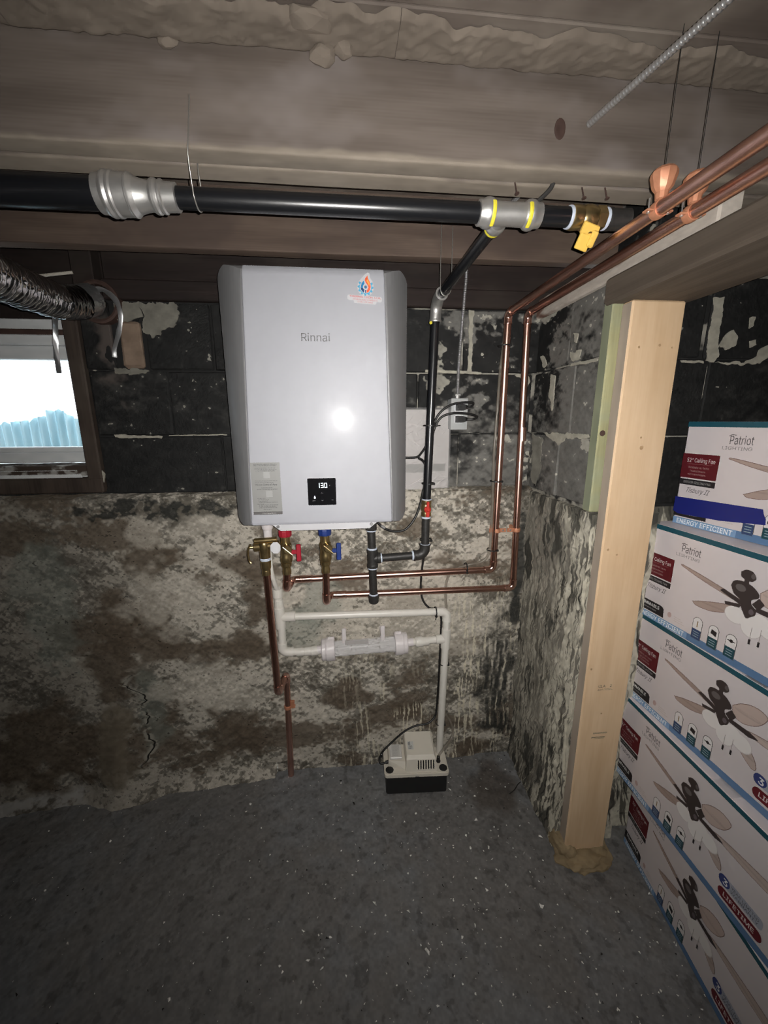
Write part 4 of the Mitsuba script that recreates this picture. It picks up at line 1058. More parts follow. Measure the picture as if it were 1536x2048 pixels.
part(P, 'outlet_fitting', lathe((-0.245, -0.140, 1.072), (0, 0, -1), [(0.0165, 0), (0.0175, 0.004), (0.0185, 0.024), (0.0170, 0.036), (0.0135, 0.040), (0.0125, 0.075), (0.0100, 0.078)], 22), 'm_pvc_pink')
part(P, 'drain_hose', tube(spline([(-0.2445, -0.140, 0.998), (-0.2435, -0.142, 0.94), (-0.2425, -0.142, 0.895), (-0.238, -0.130, 0.850), (-0.2345, -0.112, 0.815)]), 0.0075, 14), 'm_pvc')
part(P, 'open_funnel', lathe((-0.2345, PY, 0.812), (0.01, 0, -1), [(0.0105, 0.004), (0.0125, 0), (0.0150, 0.0), (0.0168, 0.010), (0.0168, 0.030), (0.0135, 0.034), (0.0130, 0.06)], 24), 'm_pvc')
part(P, 'tee', cat([lathe((-0.2328, PY, 0.770), (0.02, 0, -1), [(pr, 0), (0.0150, 0.001), (0.0155, 0.026), (0.0172, 0.028), (0.0175, 0.104), (pr, 0.105)], 24), lathe((-0.230, PY, 0.7065), (1, 0, -0.02), [(0.0165, 0), (0.0172, 0.034), (0.0178, 0.050), (pr, 0.051)], 24)]), 'm_pvc')
run(P, [(-0.228, PY, 0.675), (-0.2315, PY, 0.570), (-0.150, PY, 0.567)], pr, 'm_pvc', 'm_pvc', R=0.020, collar=0.016, fat=1.2, lip=1.26)
run(P, [(-0.185, PY, 0.7055), (0.3605, PY, 0.6935), (0.3600, PY, 0.60)], pr, 'm_pvc', 'm_pvc', R=0.020, collar=0.016, fat=1.2, lip=1.26)
part(P, 'tee', cat([lathe((0.3605, PY, 0.625), (-0.03, 0, -1), [(pr, 0), (0.0165, 0.001), (0.0168, 0.078), (pr, 0.079)], 24), lathe((0.359, PY, 0.584), (-1, 0, 0), [(0.0160, 0), (0.0165, 0.036), (pr, 0.037)], 24)]), 'm_pvc')
part(P, 'pipe', rod((0.3590, PY, 0.55), (0.3460, PY - 0.008, 0.085), pr, 24), 'm_pvc')
part(P, 'pipe', rod((0.325, PY, 0.583), (0.236, PY, 0.579), pr, 24), 'm_pvc')
part(P, 'union', cat([lathe((-0.155, PY, 0.567), (1, 0, 0.02), [(pr, 0), (0.0155, 0.001), (0.0155, 0.024), (0.0172, 0.025), (0.0172, 0.045), (0.0155, 0.046), (pr * 1.05, 0.055)], 12), ring((-0.170, PY, 0.567), (1, 0, 0), pr, 0.024, 0.002)]), 'm_pvc')
part(P, 'union', cat([lathe((0.245, PY, 0.579), (1, 0, 0.01), [(pr, 0), (0.0165, 0.001), (0.0190, 0.006), (0.0190, 0.024), (0.0165, 0.029), (0.0155, 0.050), (pr, 0.051)], 12)]), 'm_pvc')

N = thing('condensate_neutralizer', 'clear cartridge of white granules with pinkish white end caps in the condensate line', 'filter')
na, nb = V(-0.093, PY, 0.570), V(0.215, PY, 0.578)
nd = unit(nb - na)
nL = np.linalg.norm(nb - na)
part(N, 'clear_body', lathe(na + nd * 0.040, nd, [(0.0275, 0), (0.0275, nL - 0.080)], 40), 'm_clear', label='clear plastic cylinder')
tp = trimesh.creation.icosphere(subdivisions=1, radius=1.0)
px = []
for i in range(1700):
    rr, th, s = 0.0255 * math.sqrt(rng.uniform(0.25, 1)), rng.uniform(0, 2 * np.pi), rng.uniform(0.045, nL - 0.045)
    c = na + nd * s + V(0, rr * math.cos(th), rr * math.sin(th) - 0.0006)
    px.append((tp.vertices * rng.uniform(0.0021, 0.0031) * rng.uniform(0.8, 1.2, 3)) + c)
part(N, 'granules', trimesh.Trimesh(np.vstack(px), np.vstack([tp.faces + i * len(tp.vertices) for i in range(len(px))]), process=False), 'm_media', False, label='white stone granules', kind='stuff')
for s, sg in ((0.0, 1), (nL, -1)):
    prof = [(0.0145, -0.022), (0.0145, -0.002), (0.0355, 0), (0.0380, 0.003), (0.0380, 0.014), (0.0395, 0.016), (0.0405, 0.020), (0.0405, 0.044), (0.0385, 0.046), (0.0280, 0.046)]
    cp = part(N, 'end_cap', lathe(na + nd * s, nd * sg, prof, 36), 'm_pvc_pink')
    ribs = [placed(B(-0.003, 0.003, -0.007, 0.007, -0.011, 0.011, 0.001), frame_to(nd), na + nd * (s + sg * 0.033) + V(0, 0.0405 * math.cos(a), 0.0405 * math.sin(a))) for a in (math.pi / 2, -math.pi / 2)]
    put(f'{cp}__grip_rib', cat(ribs), 'm_pvc_pink', False)
for s in (0.080, nL - 0.090):
    c = na + nd * s
    cl = [lathe(c - nd * 0.008, nd, [(0.0278, 0), (0.0305, 0), (0.0305, 0.016), (0.0278, 0.016)], 36), B(c[0] - 0.0075, c[0] + 0.0075, PY - 0.014, PY - 0.006, c[2] + 0.024, c[2] + 0.080, 0.002), B(c[0] - 0.006, c[0] + 0.006, PY - 0.010, -0.03, c[2] + 0.034, c[2] + 0.040, 0.002)]
    r0 = cl[0]
    keep = np.any(np.abs(r0.vertices[r0.faces][:, :, 1] - PY) > 0.0, axis=1) & np.all(r0.vertices[r0.faces][:, :, 1] > PY - 0.010, axis=1)
    cl[0] = trimesh.Trimesh(r0.vertices, r0.faces[keep], process=False)
    part(N, 'mounting_clip', cat(cl), 'm_pvc_pink', False)
part(N, 'label_strip', cat([B(-0.010, 0.072, PY - 0.022, PY - 0.019, 0.596, 0.613, 0.0005)]), 'm_paper', False, label='white paper label strip')

# ------------------------------------------------------------------ condensate pump
Q = thing('condensate_pump', 'condensate pump with a black tank and cream lid standing on the floor', 'pump')
Rp, tp_ = rotz(-3.2), V(0.2455, -0.137, 0.0)
PM = lambda mesh: placed(mesh, Rp, tp_)
part(Q, 'tank', PM(placed(extrude(rrect(-0.115, 0.115, -0.052, 0.058, 0.010), 0.080), None, (0, 0, 0.001))), 'm_black_plastic', 30, label='black plastic tank')
lid = cat([placed(extrude(rrect(-0.121, 0.121, -0.058, 0.064, 0.012), 0.011), None, (0, 0, 0.079)), placed(extrude(rrect(-0.117, 0.117, -0.054, 0.060, 0.011), 0.004), None, (0, 0, 0.0895))])
part(Q, 'lid', PM(lid), 'm_pump_white', 30)
part(Q, 'notch', PM(B(-0.006, 0.006, -0.0595, -0.056, 0.076, 0.082, 0.001)), 'm_black_plastic', False)
low = trimesh.Trimesh(np.array([(-0.105, -0.022, .092), (-0.03, -0.045, .092), (-0.03, 0.05, .092), (-0.105, 0.05, .092), (-0.102, -0.018, .118), (-0.03, -0.028, .118), (-0.03, 0.047, .126), (-0.102, 0.047, .126)])).convex_hull
hi = trimesh.Trimesh(np.array([(-0.042, -0.050, .092), (0.076, -0.050, .092), (0.082, 0.055, .092), (-0.042, 0.055, .092), (-0.038, -0.040, .138), (0.072, -0.040, .138), (-0.036, -0.030, .150), (0.066, -0.030, .150), (-0.038, 0.050, .180), (0.062, 0.050, .180), (-0.042, 0.053, .174), (0.070, 0.053, .174)])).convex_hull
part(Q, 'motor_cover', PM(cat([low, hi])), 'm_pump_white', False)
part(Q, 'switch_cover', PM(B(-0.098, -0.052, -0.020, 0.045, 0.120, 0.131, 0.003)), 'm_pvc_grey', False)
part(Q, 'terminal_box', PM(B(-0.104, -0.070, -0.020, 0.004, 0.092, 0.114, 0.003)), 'm_pump_white', False)
for i in range(7):
    x = 0.004 + i * 0.0095
    part(Q, 'vent_slot', PM(trimesh.Trimesh(np.array([(x, -0.0491, .104), (x + 0.0042, -0.0491, .104), (x + 0.0042, -0.0421, .135), (x, -0.0421, .135), (x, -0.044, .104), (x + 0.0042, -0.044, .104), (x + 0.0042, -0.038, .135), (x, -0.038, .135)])).convex_hull), 'm_black_plastic', False)
for x in (-0.101, 0.101):
    part(Q, 'port_cap', PM(lathe((x, -0.037, 0.0925), (0, 0, 1), [(0.0150, 0), (0.0150, 0.003), (0.013, 0.0042), (0, 0.0042)], 24)), 'm_black_plastic')
part(Q, 'check_valve', PM(cat([rod((0.088, -0.008, 0.090), (0.088, -0.008, 0.118), 0.0065, 14, 0.001), rod((0.088, -0.008, 0.090), (0.088, -0.008, 0.098), 0.0085, 6)])), 'm_black_plastic')
pp = Flat()
pp.rect(0, 0.022, 0, 0.030, (0.50, 0.50, 0.47), 0)
pp.rect(0.002, 0.010, 0.016, 0.028, (0.25, 0.25, 0.25), 1)
for i in range(6):
    pp.rect(0.003, 0.003 + rng.uniform(0.008, 0.016), 0.002 + i * 0.0022, 0.003 + i * 0.0022, (0.18, 0.18, 0.18), 1)
pn = unit(np.cross(V(1, 0, 0), V(0, 0.080, 0.030)))
pp.put(Q, 'rating_label', PM(trimesh.Trimesh([(-0.030, -0.012, 0.1574), (0, 0, 0), (0, 0, 0)], [[0, 1, 2]], process=False)).vertices[0], Rp @ V(1, 0, 0), Rp @ unit(V(0, 0.080, 0.030)), label='small grey rating label')
lp = Flat()
lp.rect(0, 0.030, 0, 0.055, (0.56, 0.55, 0.52), 0)
for i in range(9):
    lp.rect(0.003, 0.003 + rng.uniform(0.012, 0.023), 0.004 + i * 0.0054, 0.0062 + i * 0.0054, (0.47, 0.465, 0.45), 1)
lp.put(Q, 'warning_label', PM(trimesh.Trimesh([(-0.090, -0.015, 0.1313), (0, 0, 0), (0, 0, 0)], [[0, 1, 2]], process=False)).vertices[0], Rp @ V(1, 0, 0), Rp @ V(0, 1, 0), label='faint white warning label')

# ------------------------------------------------------------------ power: box, cable, cords
E_ = thing('outlet_box', 'grey metal outlet box with two black plugs in it on the block wall', 'outlet')
part(E_, 'box', B(0.3655, 0.4205, -0.046, 0.002, 1.339, 1.439, 0.002), 'm_outlet_grey', False)
part(E_, 'cover_plate', B(0.3640, 0.4220, -0.0500, -0.0455, 1.3375, 1.4405, 0.0018), 'm_outlet_grey', False)
for z in (1.372, 1.410):
    part(E_, 'socket', placed(extrude(rrect(-0.016, 0.016, -0.013, 0.013, 0.006), 0.002), np.array([[1, 0, 0], [0, 0, -1.0], [0, 1, 0]]), (0.392, -0.0500, z)), 'm_heater_white', False)
part(E_, 'screw', lathe((0.392, -0.050, 1.391), (0, -1, 0), [(0, 0.0016), (0.0028, 0.001), (0.003, 0)], 10), 'm_steel')
part(E_, 'cable_connector', cat([rod((0.3915, -0.026, 1.438), (0.3915, -0.026, 1.452), 0.0085, 14, 0.001), B(0.382, 0.401, -0.032, -0.020, 1.448, 1.456, 0.001)]), 'm_zinc', 25)


def plug(parent, x, z, side):
    m_ = trimesh.Trimesh(np.array([(x - 0.013, -0.0535, z - 0.011), (x + 0.013, -0.0535, z - 0.011), (x - 0.013, -0.0535, z + 0.011), (x + 0.013, -0.0535, z + 0.011), (x - 0.009, -0.078, z - 0.008), (x + 0.015, -0.078, z - 0.008), (x - 0.009, -0.078, z + 0.008), (x + 0.015, -0.078, z + 0.008), (x + 0.024, -0.072, z - 0.005), (x + 0.024, -0.072, z + 0.005), (x + 0.024, -0.062, z)])).convex_hull
    part(parent, 'plug', m_, 'm_black_plastic', False)


K1 = thing('heater_power_cord', 'black power cord looping from the upper plug to the right side of the water heater', 'power cord')
plug(K1, 0.392, 1.411, 1)
part(K1, 'cord', tube(spline([(0.412, -0.072, 1.409), (0.425, -0.084, 1.415), (0.421, -0.102, 1.424), (0.385, -0.112, 1.424), (0.345, -0.114, 1.416), (0.310, -0.112, 1.390), (0.292, -0.104, 1.350), (0.2845, -0.100, 1.310), (0.272, -0.102, 1.290), (0.256, -0.110, 1.268), (0.236, -0.118, 1.253), (0.186, -0.120, 1.252)]), 0.0036, 10), 'm_cord', True)
K2 = thing('pump_power_cord', 'black power cord from the lower plug down the gas pipe to the pump', 'power cord')
plug(K2, 0.392, 1.372, 1)
part(K2, 'cord', tube(spline([(0.414, -0.070, 1.371), (0.436, -0.080, 1.373), (0.438, -0.098, 1.381), (0.405, -0.110, 1.389), (0.355, -0.112, 1.391), (0.315, -0.108, 1.376), (0.294, -0.101, 1.330), (0.2870, -0.1000, 1.26), (0.2840, -0.0985, 1.15), (0.2790, -0.0980, 1.03), (0.2780, -0.0980, 0.95), (0.276, -0.078, 0.900), (0.271, -0.066, 0.83), (0.270, -0.066, 0.765), (0.279, -0.072, 0.725), (0.300, -0.078, 0.700), (0.322, -0.079, 0.693), (0.345, -0.076, 0.66), (0.346, -0.078, 0.58), (0.343, -0.078, 0.40), (0.337, -0.083, 0.27), (0.325, -0.100, 0.250), (0.298, -0.108, 0.232), (0.250, -0.105, 0.222), (0.205, -0.106, 0.200), (0.160, -0.112, 0.165), (0.125, -0.122, 0.138), (0.109, -0.130, 0.112), (0.113, -0.140, 0.098), (0.134, -0.140, 0.101), (0.148, -0.140, 0.104)], 8), 0.0036, 10), 'm_cord', True)
part(K2, 'strain_relief', cat([rod((0.130, -0.140, 0.1005), (0.146, -0.140, 0.1035), 0.0062, 10, 0.001), B(0.112, 0.120, -0.135, -0.125, 0.118, 0.134, 0.002)]), 'm_black_plastic', 30)
K3 = thing('heater_control_cable', 'black cable hanging in a curve from under the water heater to the gas pipe', 'cable')
put(K3, tube(spline([(0.100, -0.14, 1.072), (0.103, -0.142, 1.052), (0.125, -0.142, 1.028), (0.160, -0.140, 1.013), (0.200, -0.138, 1.018), (0.232, -0.134, 1.055), (0.252, -0.120, 1.100), (0.262, -0.105, 1.135), (0.272, -0.100, 1.170), (0.276, -0.100, 1.21), (0.262, -0.108, 1.238), (0.245, -0.116, 1.250)]), 0.0036, 10), 'm_cord', True)
part(K3, 'sleeve', rod((0.118, -0.143, 1.0345), (0.130, -0.143, 1.025), 0.0045, 10), 'm_steel')

MC = thing('armored_cable', 'silver armored cable passing through a joist and down to the outlet box', 'cable')


def armored(pts, step=0.0011, r=0.0050, pitch=0.0062):
    q, u = resample(spline(pts, 16), step)
    return tube(q, r * (1 + 0.16 * np.sin(2 * np.pi * u / pitch)), 10)


part(MC, 'armor', armored([(0.480, -1.15, 1.836), (0.472, -0.95, 1.843), (0.467, -0.845, 1.851), (0.4555, -0.72, 1.862), (0.4433, -0.604, 1.872)]), 'm_steel', True)
part(MC, 'armor', armored([(0.440, -0.50, 1.885), (0.43, -0.3, 1.89), (0.412, -0.12, 1.89), (0.404, -0.045, 1.86), (0.4045, -0.030, 1.80), (0.4000, -0.026, 1.70), (0.3935, -0.024, 1.56), (0.3915, -0.026, 1.450)]), 'm_steel', True)

# ------------------------------------------------------------------ clear tube, booklet
D_ = thing('clear_vinyl_tube', 'clear vinyl tube rising from the pump and along the copper pipe', 'tube')
put(D_, tube(spline([(0.3335, -0.148, 0.115), (0.342, -0.145, 0.128), (0.366, -0.130, 0.142), (0.393, -0.112, 0.160), (0.401, -0.098, 0.185), (0.393, -0.082, 0.212), (0.376, -0.068, 0.240), (0.370, -0.062, 0.30), (0.372, -0.060, 0.45), (0.374, -0.058, 0.62), (0.366, -0.056, 0.72), (0.366, -0.056, 0.78), (0.378, -0.060, 0.822), (0.408, -0.068, 0.848), (0.446, -0.078, 0.862), (0.486, -0.082, 0.872), (0.510, -0.084, 0.900), (0.5150, -0.085, 0.96), (0.5130, -0.085, 1.10), (0.5085, -0.085, 1.25), (0.5110, -0.085, 1.40), (0.5150, -0.080, 1.52), (0.524, -0.070, 1.59), (0.530, -0.064, 1.65)], 10), 0.0048, 12), 'm_clear_tube', True)
I_ = thing('instruction_booklet', 'pale printed booklet in a crinkled clear plastic sleeve on the wall behind the gas pipe', 'booklet')
put(I_, B(0.205, 0.3725, -0.0105, -0.0065, 1.107, 1.4055, 0.001), 'm_paper', False)
ib = Flat()
g1 = (0.20, 0.195, 0.185)
ib.rect(0.0, 0.156, 0.086, 0.112, g1, 0)
ib.rect(0.0, 0.090, 0.082, 0.089, g1, 0)
for y in (0.098, 0.103, 0.0935):
    ib.rect(0.010, 0.058, y, y + 0.0022, (0.20, 0.20, 0.19), 1)
ib.text('Rinnai', 0.112, 0.048, 0.0085, (0.14, 0.14, 0.14), 1, width=0.042)
for x in (0.030, 0.042):
    ib.disc(x, 0.136, 0.004, (0.30, 0.30, 0.29), 0)
ib.put(I_, 'print', (0.205, -0.0106, 1.107), (1, 0, 0), (0, 0, 1))


def crinkle(x, z):
    f = 0.0
    for k_, (a, s) in enumerate([(0.9, 60), (-0.55, 45), (0.25, 75), (2.4, 40)]):
        t = (x * math.sin(a) + z * math.cos(a)) * s + 1.5 * nz(x, 0 * x, z, 14, 2, 60 + k_)
        f = f + np.exp(-((t - np.floor(t) - 0.5) / 0.07) ** 2) * (meshkit.noise(np.stack([x * 14 + k_ * 5, 0 * x, z * 14], -1), 70 + k_) > 0.62)
    return np.stack([x, -0.0128 - 0.0014 * f - 0.0010 * (nz(x, 0 * x, z, 18, 3, 66) + 0.5), z], 1)


part(I_, 'plastic_sleeve', grid_wall(0.200, 0.3765, 1.102, 1.412, 0.0021, crinkle), 'm_sleeve', True, label='crinkled clear plastic sleeve')

principled('m_crease_glint', (0.62, 0.60, 0.59), 0.15, clearcoat=1.0)  # glints on the sleeve's folds, built as thin white ridges
for a, b, r in (((0.224, 1.310), (0.286, 1.268), 0.0009), ((0.225, 1.141), (0.284, 1.172), 0.0008), ((0.225, 1.128), (0.281, 1.149), 0.0005), ((0.223, 1.362), (0.267, 1.349), 0.0008), ((0.317, 1.286), (0.339, 1.275), 0.0006), ((0.318, 1.190), (0.329, 1.182), 0.0012), ((0.236, 1.390), (0.274, 1.400), 0.0005), ((0.280, 1.262), (0.290, 1.258), 0.0016), ((0.348, 1.178), (0.358, 1.168), 0.0008)):
    a_, b_ = V(a[0], -0.0150, a[1]), V(b[0], -0.0150, b[1])
    ts = np.linspace(0, 1, 14)
    wob = 0.0016 * np.stack([nz(ts * 5, 0 * ts + a[0] * 40, 0 * ts, 1.0, 2, 91), 0 * ts, nz(ts * 5, 0 * ts + a[1] * 40, 0 * ts, 1.0, 2, 92)], 1)
    part(I_, 'crease_glint', tube(a_ + (b_ - a_) * ts[:, None] + wob, r * np.sin(np.pi * (0.05 + 0.9 * ts)) ** 0.5, 6), 'm_crease_glint', True)

# ------------------------------------------------------------------ straps, clamps, hangers, ties
def wire(pts, label, r=0.0013):
    return single('wire_hanger', tube(spline(pts, 8), r, 8), 'm_wire', label, 'wire hanger', smooth=True)


wire([(-0.226, -0.606, 1.870), (-0.231, -0.610, 1.82), (-0.236, -0.608, 1.79), (-0.239, -0.592, 1.757), (-0.239, -0.586, 1.738), (-0.238, -0.571, 1.7265), (-0.237, -0.554, 1.733), (-0.236, -0.549, 1.750), (-0.236, -0.5595, 1.79), (-0.236, -0.5595, 1.82)], 'wire loop hanging the thick black gas pipe from the joist, left of the heater')
wire([(0.279, -0.2085, 1.885), (0.2785, -0.2095, 1.80), (0.279, -0.2095, 1.735), (0.283, -0.2095, 1.712), (0.2945, -0.2095, 1.7045), (0.306, -0.2095, 1.712), (0.3098, -0.2095, 1.73), (0.310, -0.2085, 1.80), (0.3095, -0.2085, 1.875)], 'wire loop around the slanting branch of the gas pipe, beside the heater top')


def clamp(c, axis, r, tabs, label, mat='m_copper_dull', extra=None):
    """A strap round a pipe with a screwed tab at each side."""
    k_ = thing('pipe_clamp', label, 'pipe clamp')
    ms = [ring(c, axis, r, 0.014, 0.0022, 24)]
    for a, b in tabs:
        ms.append(cbox(V(*a), V(*b), 0.0008))
    put(k_, cat(ms + (extra or [])), mat, 25)
    return k_


for x, n_, tab in ((0.5335, 'coppery clamp holding the hot water pipe to the wall by the corner', (0.545, 0.568)), (0.6065, 'coppery clamp holding the cold water pipe to the wall by the corner', (0.572, 0.595))):
    kc = clamp((x, -0.085, 0.989), (0, 0, 1), cr, [((tab[0], -0.088, 0.982), (tab[1], -0.085, 0.996)), ((x - 0.026, -0.0855, 0.982), (x - 0.011, -0.083, 0.996)), ((x - 0.005, -0.075, 0.983), (x + 0.005, -0.030, 0.995))], n_)
    part(kc, 'screw', lathe(((tab[0] + tab[1]) / 2, -0.088, 0.989), (0, -1, 0), [(0, 0.0025), (0.003, 0.002), (0.0036, 0)], 10), 'm_steel')
clamp((-0.2330, -0.058, 0.312), (0.05, 0, 1), cr * 1.02, [((-0.222, -0.062, 0.306), (-0.208, -0.052, 0.336)), ((-0.224, -0.060, 0.305), (-0.206, -0.046, 0.312)), ((-0.2365, -0.05, 0.309), (-0.229, -0.03, 0.316))], 'orange coppery clamp on the relief drain pipe near the floor')
for x, y, nm in ((0.5225, -0.700, 'coppery bell hanger on the hot water pipe under the joist'), (0.5855, -0.695, 'coppery bell hanger on the cold water pipe under the joist')):
    z = 1.7015
    kb = clamp((x, y, z), (0, 1, 0), cr, [((x - 0.024, y - 0.006, z - 0.004), (x - 0.011, y + 0.006, z - 0.001)), ((x + 0.011, y - 0.006, z - 0.004), (x + 0.022, y + 0.006, z - 0.001))], nm,
               extra=[lathe((x + 0.002, y, 1.760), (0, 0, -1), [(0, 0), (0.014, 0.001), (0.019, 0.006), (0.0195, 0.012), (0.0150, 0.028), (0.0100, 0.034), (0.0090, 0.044)], 10)])
    part(kb, 'rod', rod((x + 0.002, y, 1.756), (x + 0.002, y, 1.946), 0.0006, 6), 'm_black_iron')
    for sx in (-0.0175, 0.0165):
        part(kb, 'screw', cat([rod((x + sx, y, z - 0.006), (x + sx, y, z + 0.016), 0.0012, 8), lathe((x + sx, y, z - 0.004), (0, 0, -1), [(0.0028, 0), (0.0028, 0.0015), (0, 0.0025)], 10)]), 'm_steel')

TIES = [((0.281, -0.114, 1.353), (0, 0, 1), 0.0225, 'black tie around gas pipe and cords beside the outlet box'),
        ((0.2785, -0.112, 1.166), (0, 0, 1), 0.0215, 'black tie around gas pipe above the red gas valve'),
        ((0.2745, -0.112, 0.972), (0, 0, 1), 0.0210, 'black tie around gas pipe just above its bottom elbow'),
        ((0.522, -0.085, 1.600), (0, 0, 1), 0.0205, 'black tie around hot water pipe and clear tube, near the wall top'),
        ((0.522, -0.085, 1.165), (0, 0, 1), 0.0205, 'black tie around hot water pipe and clear tube at mid wall'),
        ((0.5225, -0.085, 0.918), (0, 0, 1), 0.0195, 'black tie around hot water pipe just above its lower elbow'),
        ((0.430, -0.080, 0.850), (1, 0, 0), 0.0200, 'black tie around the upper horizontal copper pipe near the corner'),
        ((0.3190, -0.097, 0.6935), (1, 0, 0), 0.0185, 'black tie on the horizontal white pipe by its corner elbow'),
        ((0.3570, -0.095, 0.480), (0, 0, 1), 0.0185, 'black tie around the vertical white pipe at half height'),
        ((0.3500, -0.098, 0.222), (0, 0, 1), 0.0190, 'black tie around the vertical white pipe just above the pump')]
for c, ax, r, lab in TIES:
    kt = thing('cable_tie', lab, 'cable tie', 'black cable ties on the pipes')
    put(kt, lathe(V(*c) - V(*ax) * 0.0020, ax, [(r - 0.0012, 0), (r, 0), (r, 0.0040), (r - 0.0012, 0.0040), (r - 0.0012, 0)], 24), 'm_black_plastic', False)
    side_ = V(0.75, -0.66, 0) if ax[2] else V(0, -0.8, -0.6)
    q_ = V(*c) + side_ * r
    part(kt, 'head', cbox(q_ - 0.0035, q_ + 0.0035, 0.001), 'm_black_plastic', False)
    if c[2] in (0.850, 1.353, 0.6935):
        part(kt, 'tail', rod(q_, q_ + (V(0.012, -0.004, 0) if c[2] == 1.353 else V(-0.003, -0.003, 0.012 if c[2] == 0.850 else -0.012)), 0.0016, 6), 'm_black_plastic', False)

# ------------------------------------------------------------------ foil duct
FD = thing('foil_duct', 'ribbed silver foil duct running from the wall above the window', 'duct')
dpts = [(-0.722, -0.035, 1.716), (-0.738, -0.13, 1.684), (-0.727, -0.27, 1.670), (-0.700, -0.40, 1.660), (-0.672, -0.53, 1.650), (-0.645, -0.70, 1.650), (-0.62, -1.0, 1.66)]
q, u = resample(spline(dpts, 16), 0.0016)
amp = 0.042 * (1 + 0.075 * np.sin(2 * np.pi * u / 0.0155 + 2.0 * meshkit.noise(np.stack([u * 30, 0 * u, 0 * u], -1), 3)) * np.clip((u - 0.11) / 0.05, 0.25, 1))
dm = tube(q, amp, 40, False)
dv = dm.vertices
dm.vertices = dv + trimesh.util.unitize(dv - np.repeat(q, 40, 0)) * (0.0065 * (meshkit.fbm(dv * 120, 3, 5) - 0.5) + 0.005 * (meshkit.fbm(dv * 35, 2, 8) - 0.5))[:, None]
part(FD, 'foil_hose', dm, 'm_foil', True)
cq = spline(dpts, 16)[1:9]
tm = tube(cq, 0.0445 + 0 * cq[:, 0], 40, False)
sub = tm.subdivide().subdivide()
sub.vertices += 0.006 * (meshkit.fbm(sub.vertices * 60, 3, 15) - 0.5)[:, None] * V(1, 1, 1)
part(FD, 'tape_band', sub, 'm_foil_tape', False, label='wrinkled silver tape band')


def strip(pts, width, wdir, seed):
    c = spline(pts, 10)
    n = len(c)
    t = np.gradient(c, axis=0)
    out = []
    for i in range(n):
        a = wdir[0] + (np.asarray(wdir[1]) - wdir[0]) * i / (n - 1)
        a = unit(a - unit(t[i]) * (a @ unit(t[i])))
        wv_ = width * (0.8 + 0.5 * meshkit.noise(np.array([i * 0.2, seed, 0.0]), seed))
        out += [c[i] - a * wv_ / 2, c[i] + unit(np.cross(a, t[i])) * 0.0012, c[i] + a * wv_ / 2]
    f = []
    for i in range(n - 1):
        for j in range(2):
            q_ = i * 3 + j
            f += [[q_, q_ + 1, q_ + 4], [q_, q_ + 4, q_ + 3]]
    return trimesh.Trimesh(np.array(out), f, process=False)


part(FD, 'tape_tail', strip([(-0.756, -0.155, 1.645), (-0.760, -0.158, 1.600), (-0.768, -0.155, 1.560), (-0.774, -0.150, 1.500)], 0.012, (V(1, 0, 0), V(0.3, 1, 0)), 4), 'm_foil_tape', True, label='strip of silver tape hanging before the window')
part(FD, 'tape_tail', strip([(-0.700, -0.060, 1.738), (-0.676, -0.050, 1.740), (-0.650, -0.045, 1.715), (-0.6425, -0.045, 1.675), (-0.656, -0.040, 1.630), (-0.680, -0.030, 1.585), (-0.686, -0.025, 1.560)], 0.013, (V(0.2, 0.3, 1), V(1, 0.5, 0)), 9), 'm_foil_tape', True, label='curled silver tape tail')
single('rusty_sleeve', cat([lathe((-0.712, 0.02, 1.716), (0, -1, 0), [(0.048, 0), (0.060, 0.0), (0.060, 0.044), (0.054, 0.046), (0.048, 0.044), (0.048, 0.0)], 32)]), 'm_rust', 'rusty round sleeve in the wall that the foil duct plugs into', 'sleeve')
hole = lump((-0.710, 0.0, 1.567), (0.017, 0.006, 0.034), 12)
part('wall_back', 'hole_rim', hole, 'm_mortar', True)
single('pale_cable', tube(spline([(-1.02, -0.10, 1.735), (-0.93, -0.09, 1.752), (-0.86, -0.085, 1.757), (-0.79, -0.08, 1.768), (-0.742, -0.07, 1.778)]), 0.0042, 10), 'm_cable_pale', 'thin pale cable sagging under the joist above the foil duct', 'cable', smooth=True)

# ------------------------------------------------------------------ ceiling fan cartons
BH, BL, BD = 0.2715, 0.665, 0.30
WH = (0.69, 0.655, 0.655)


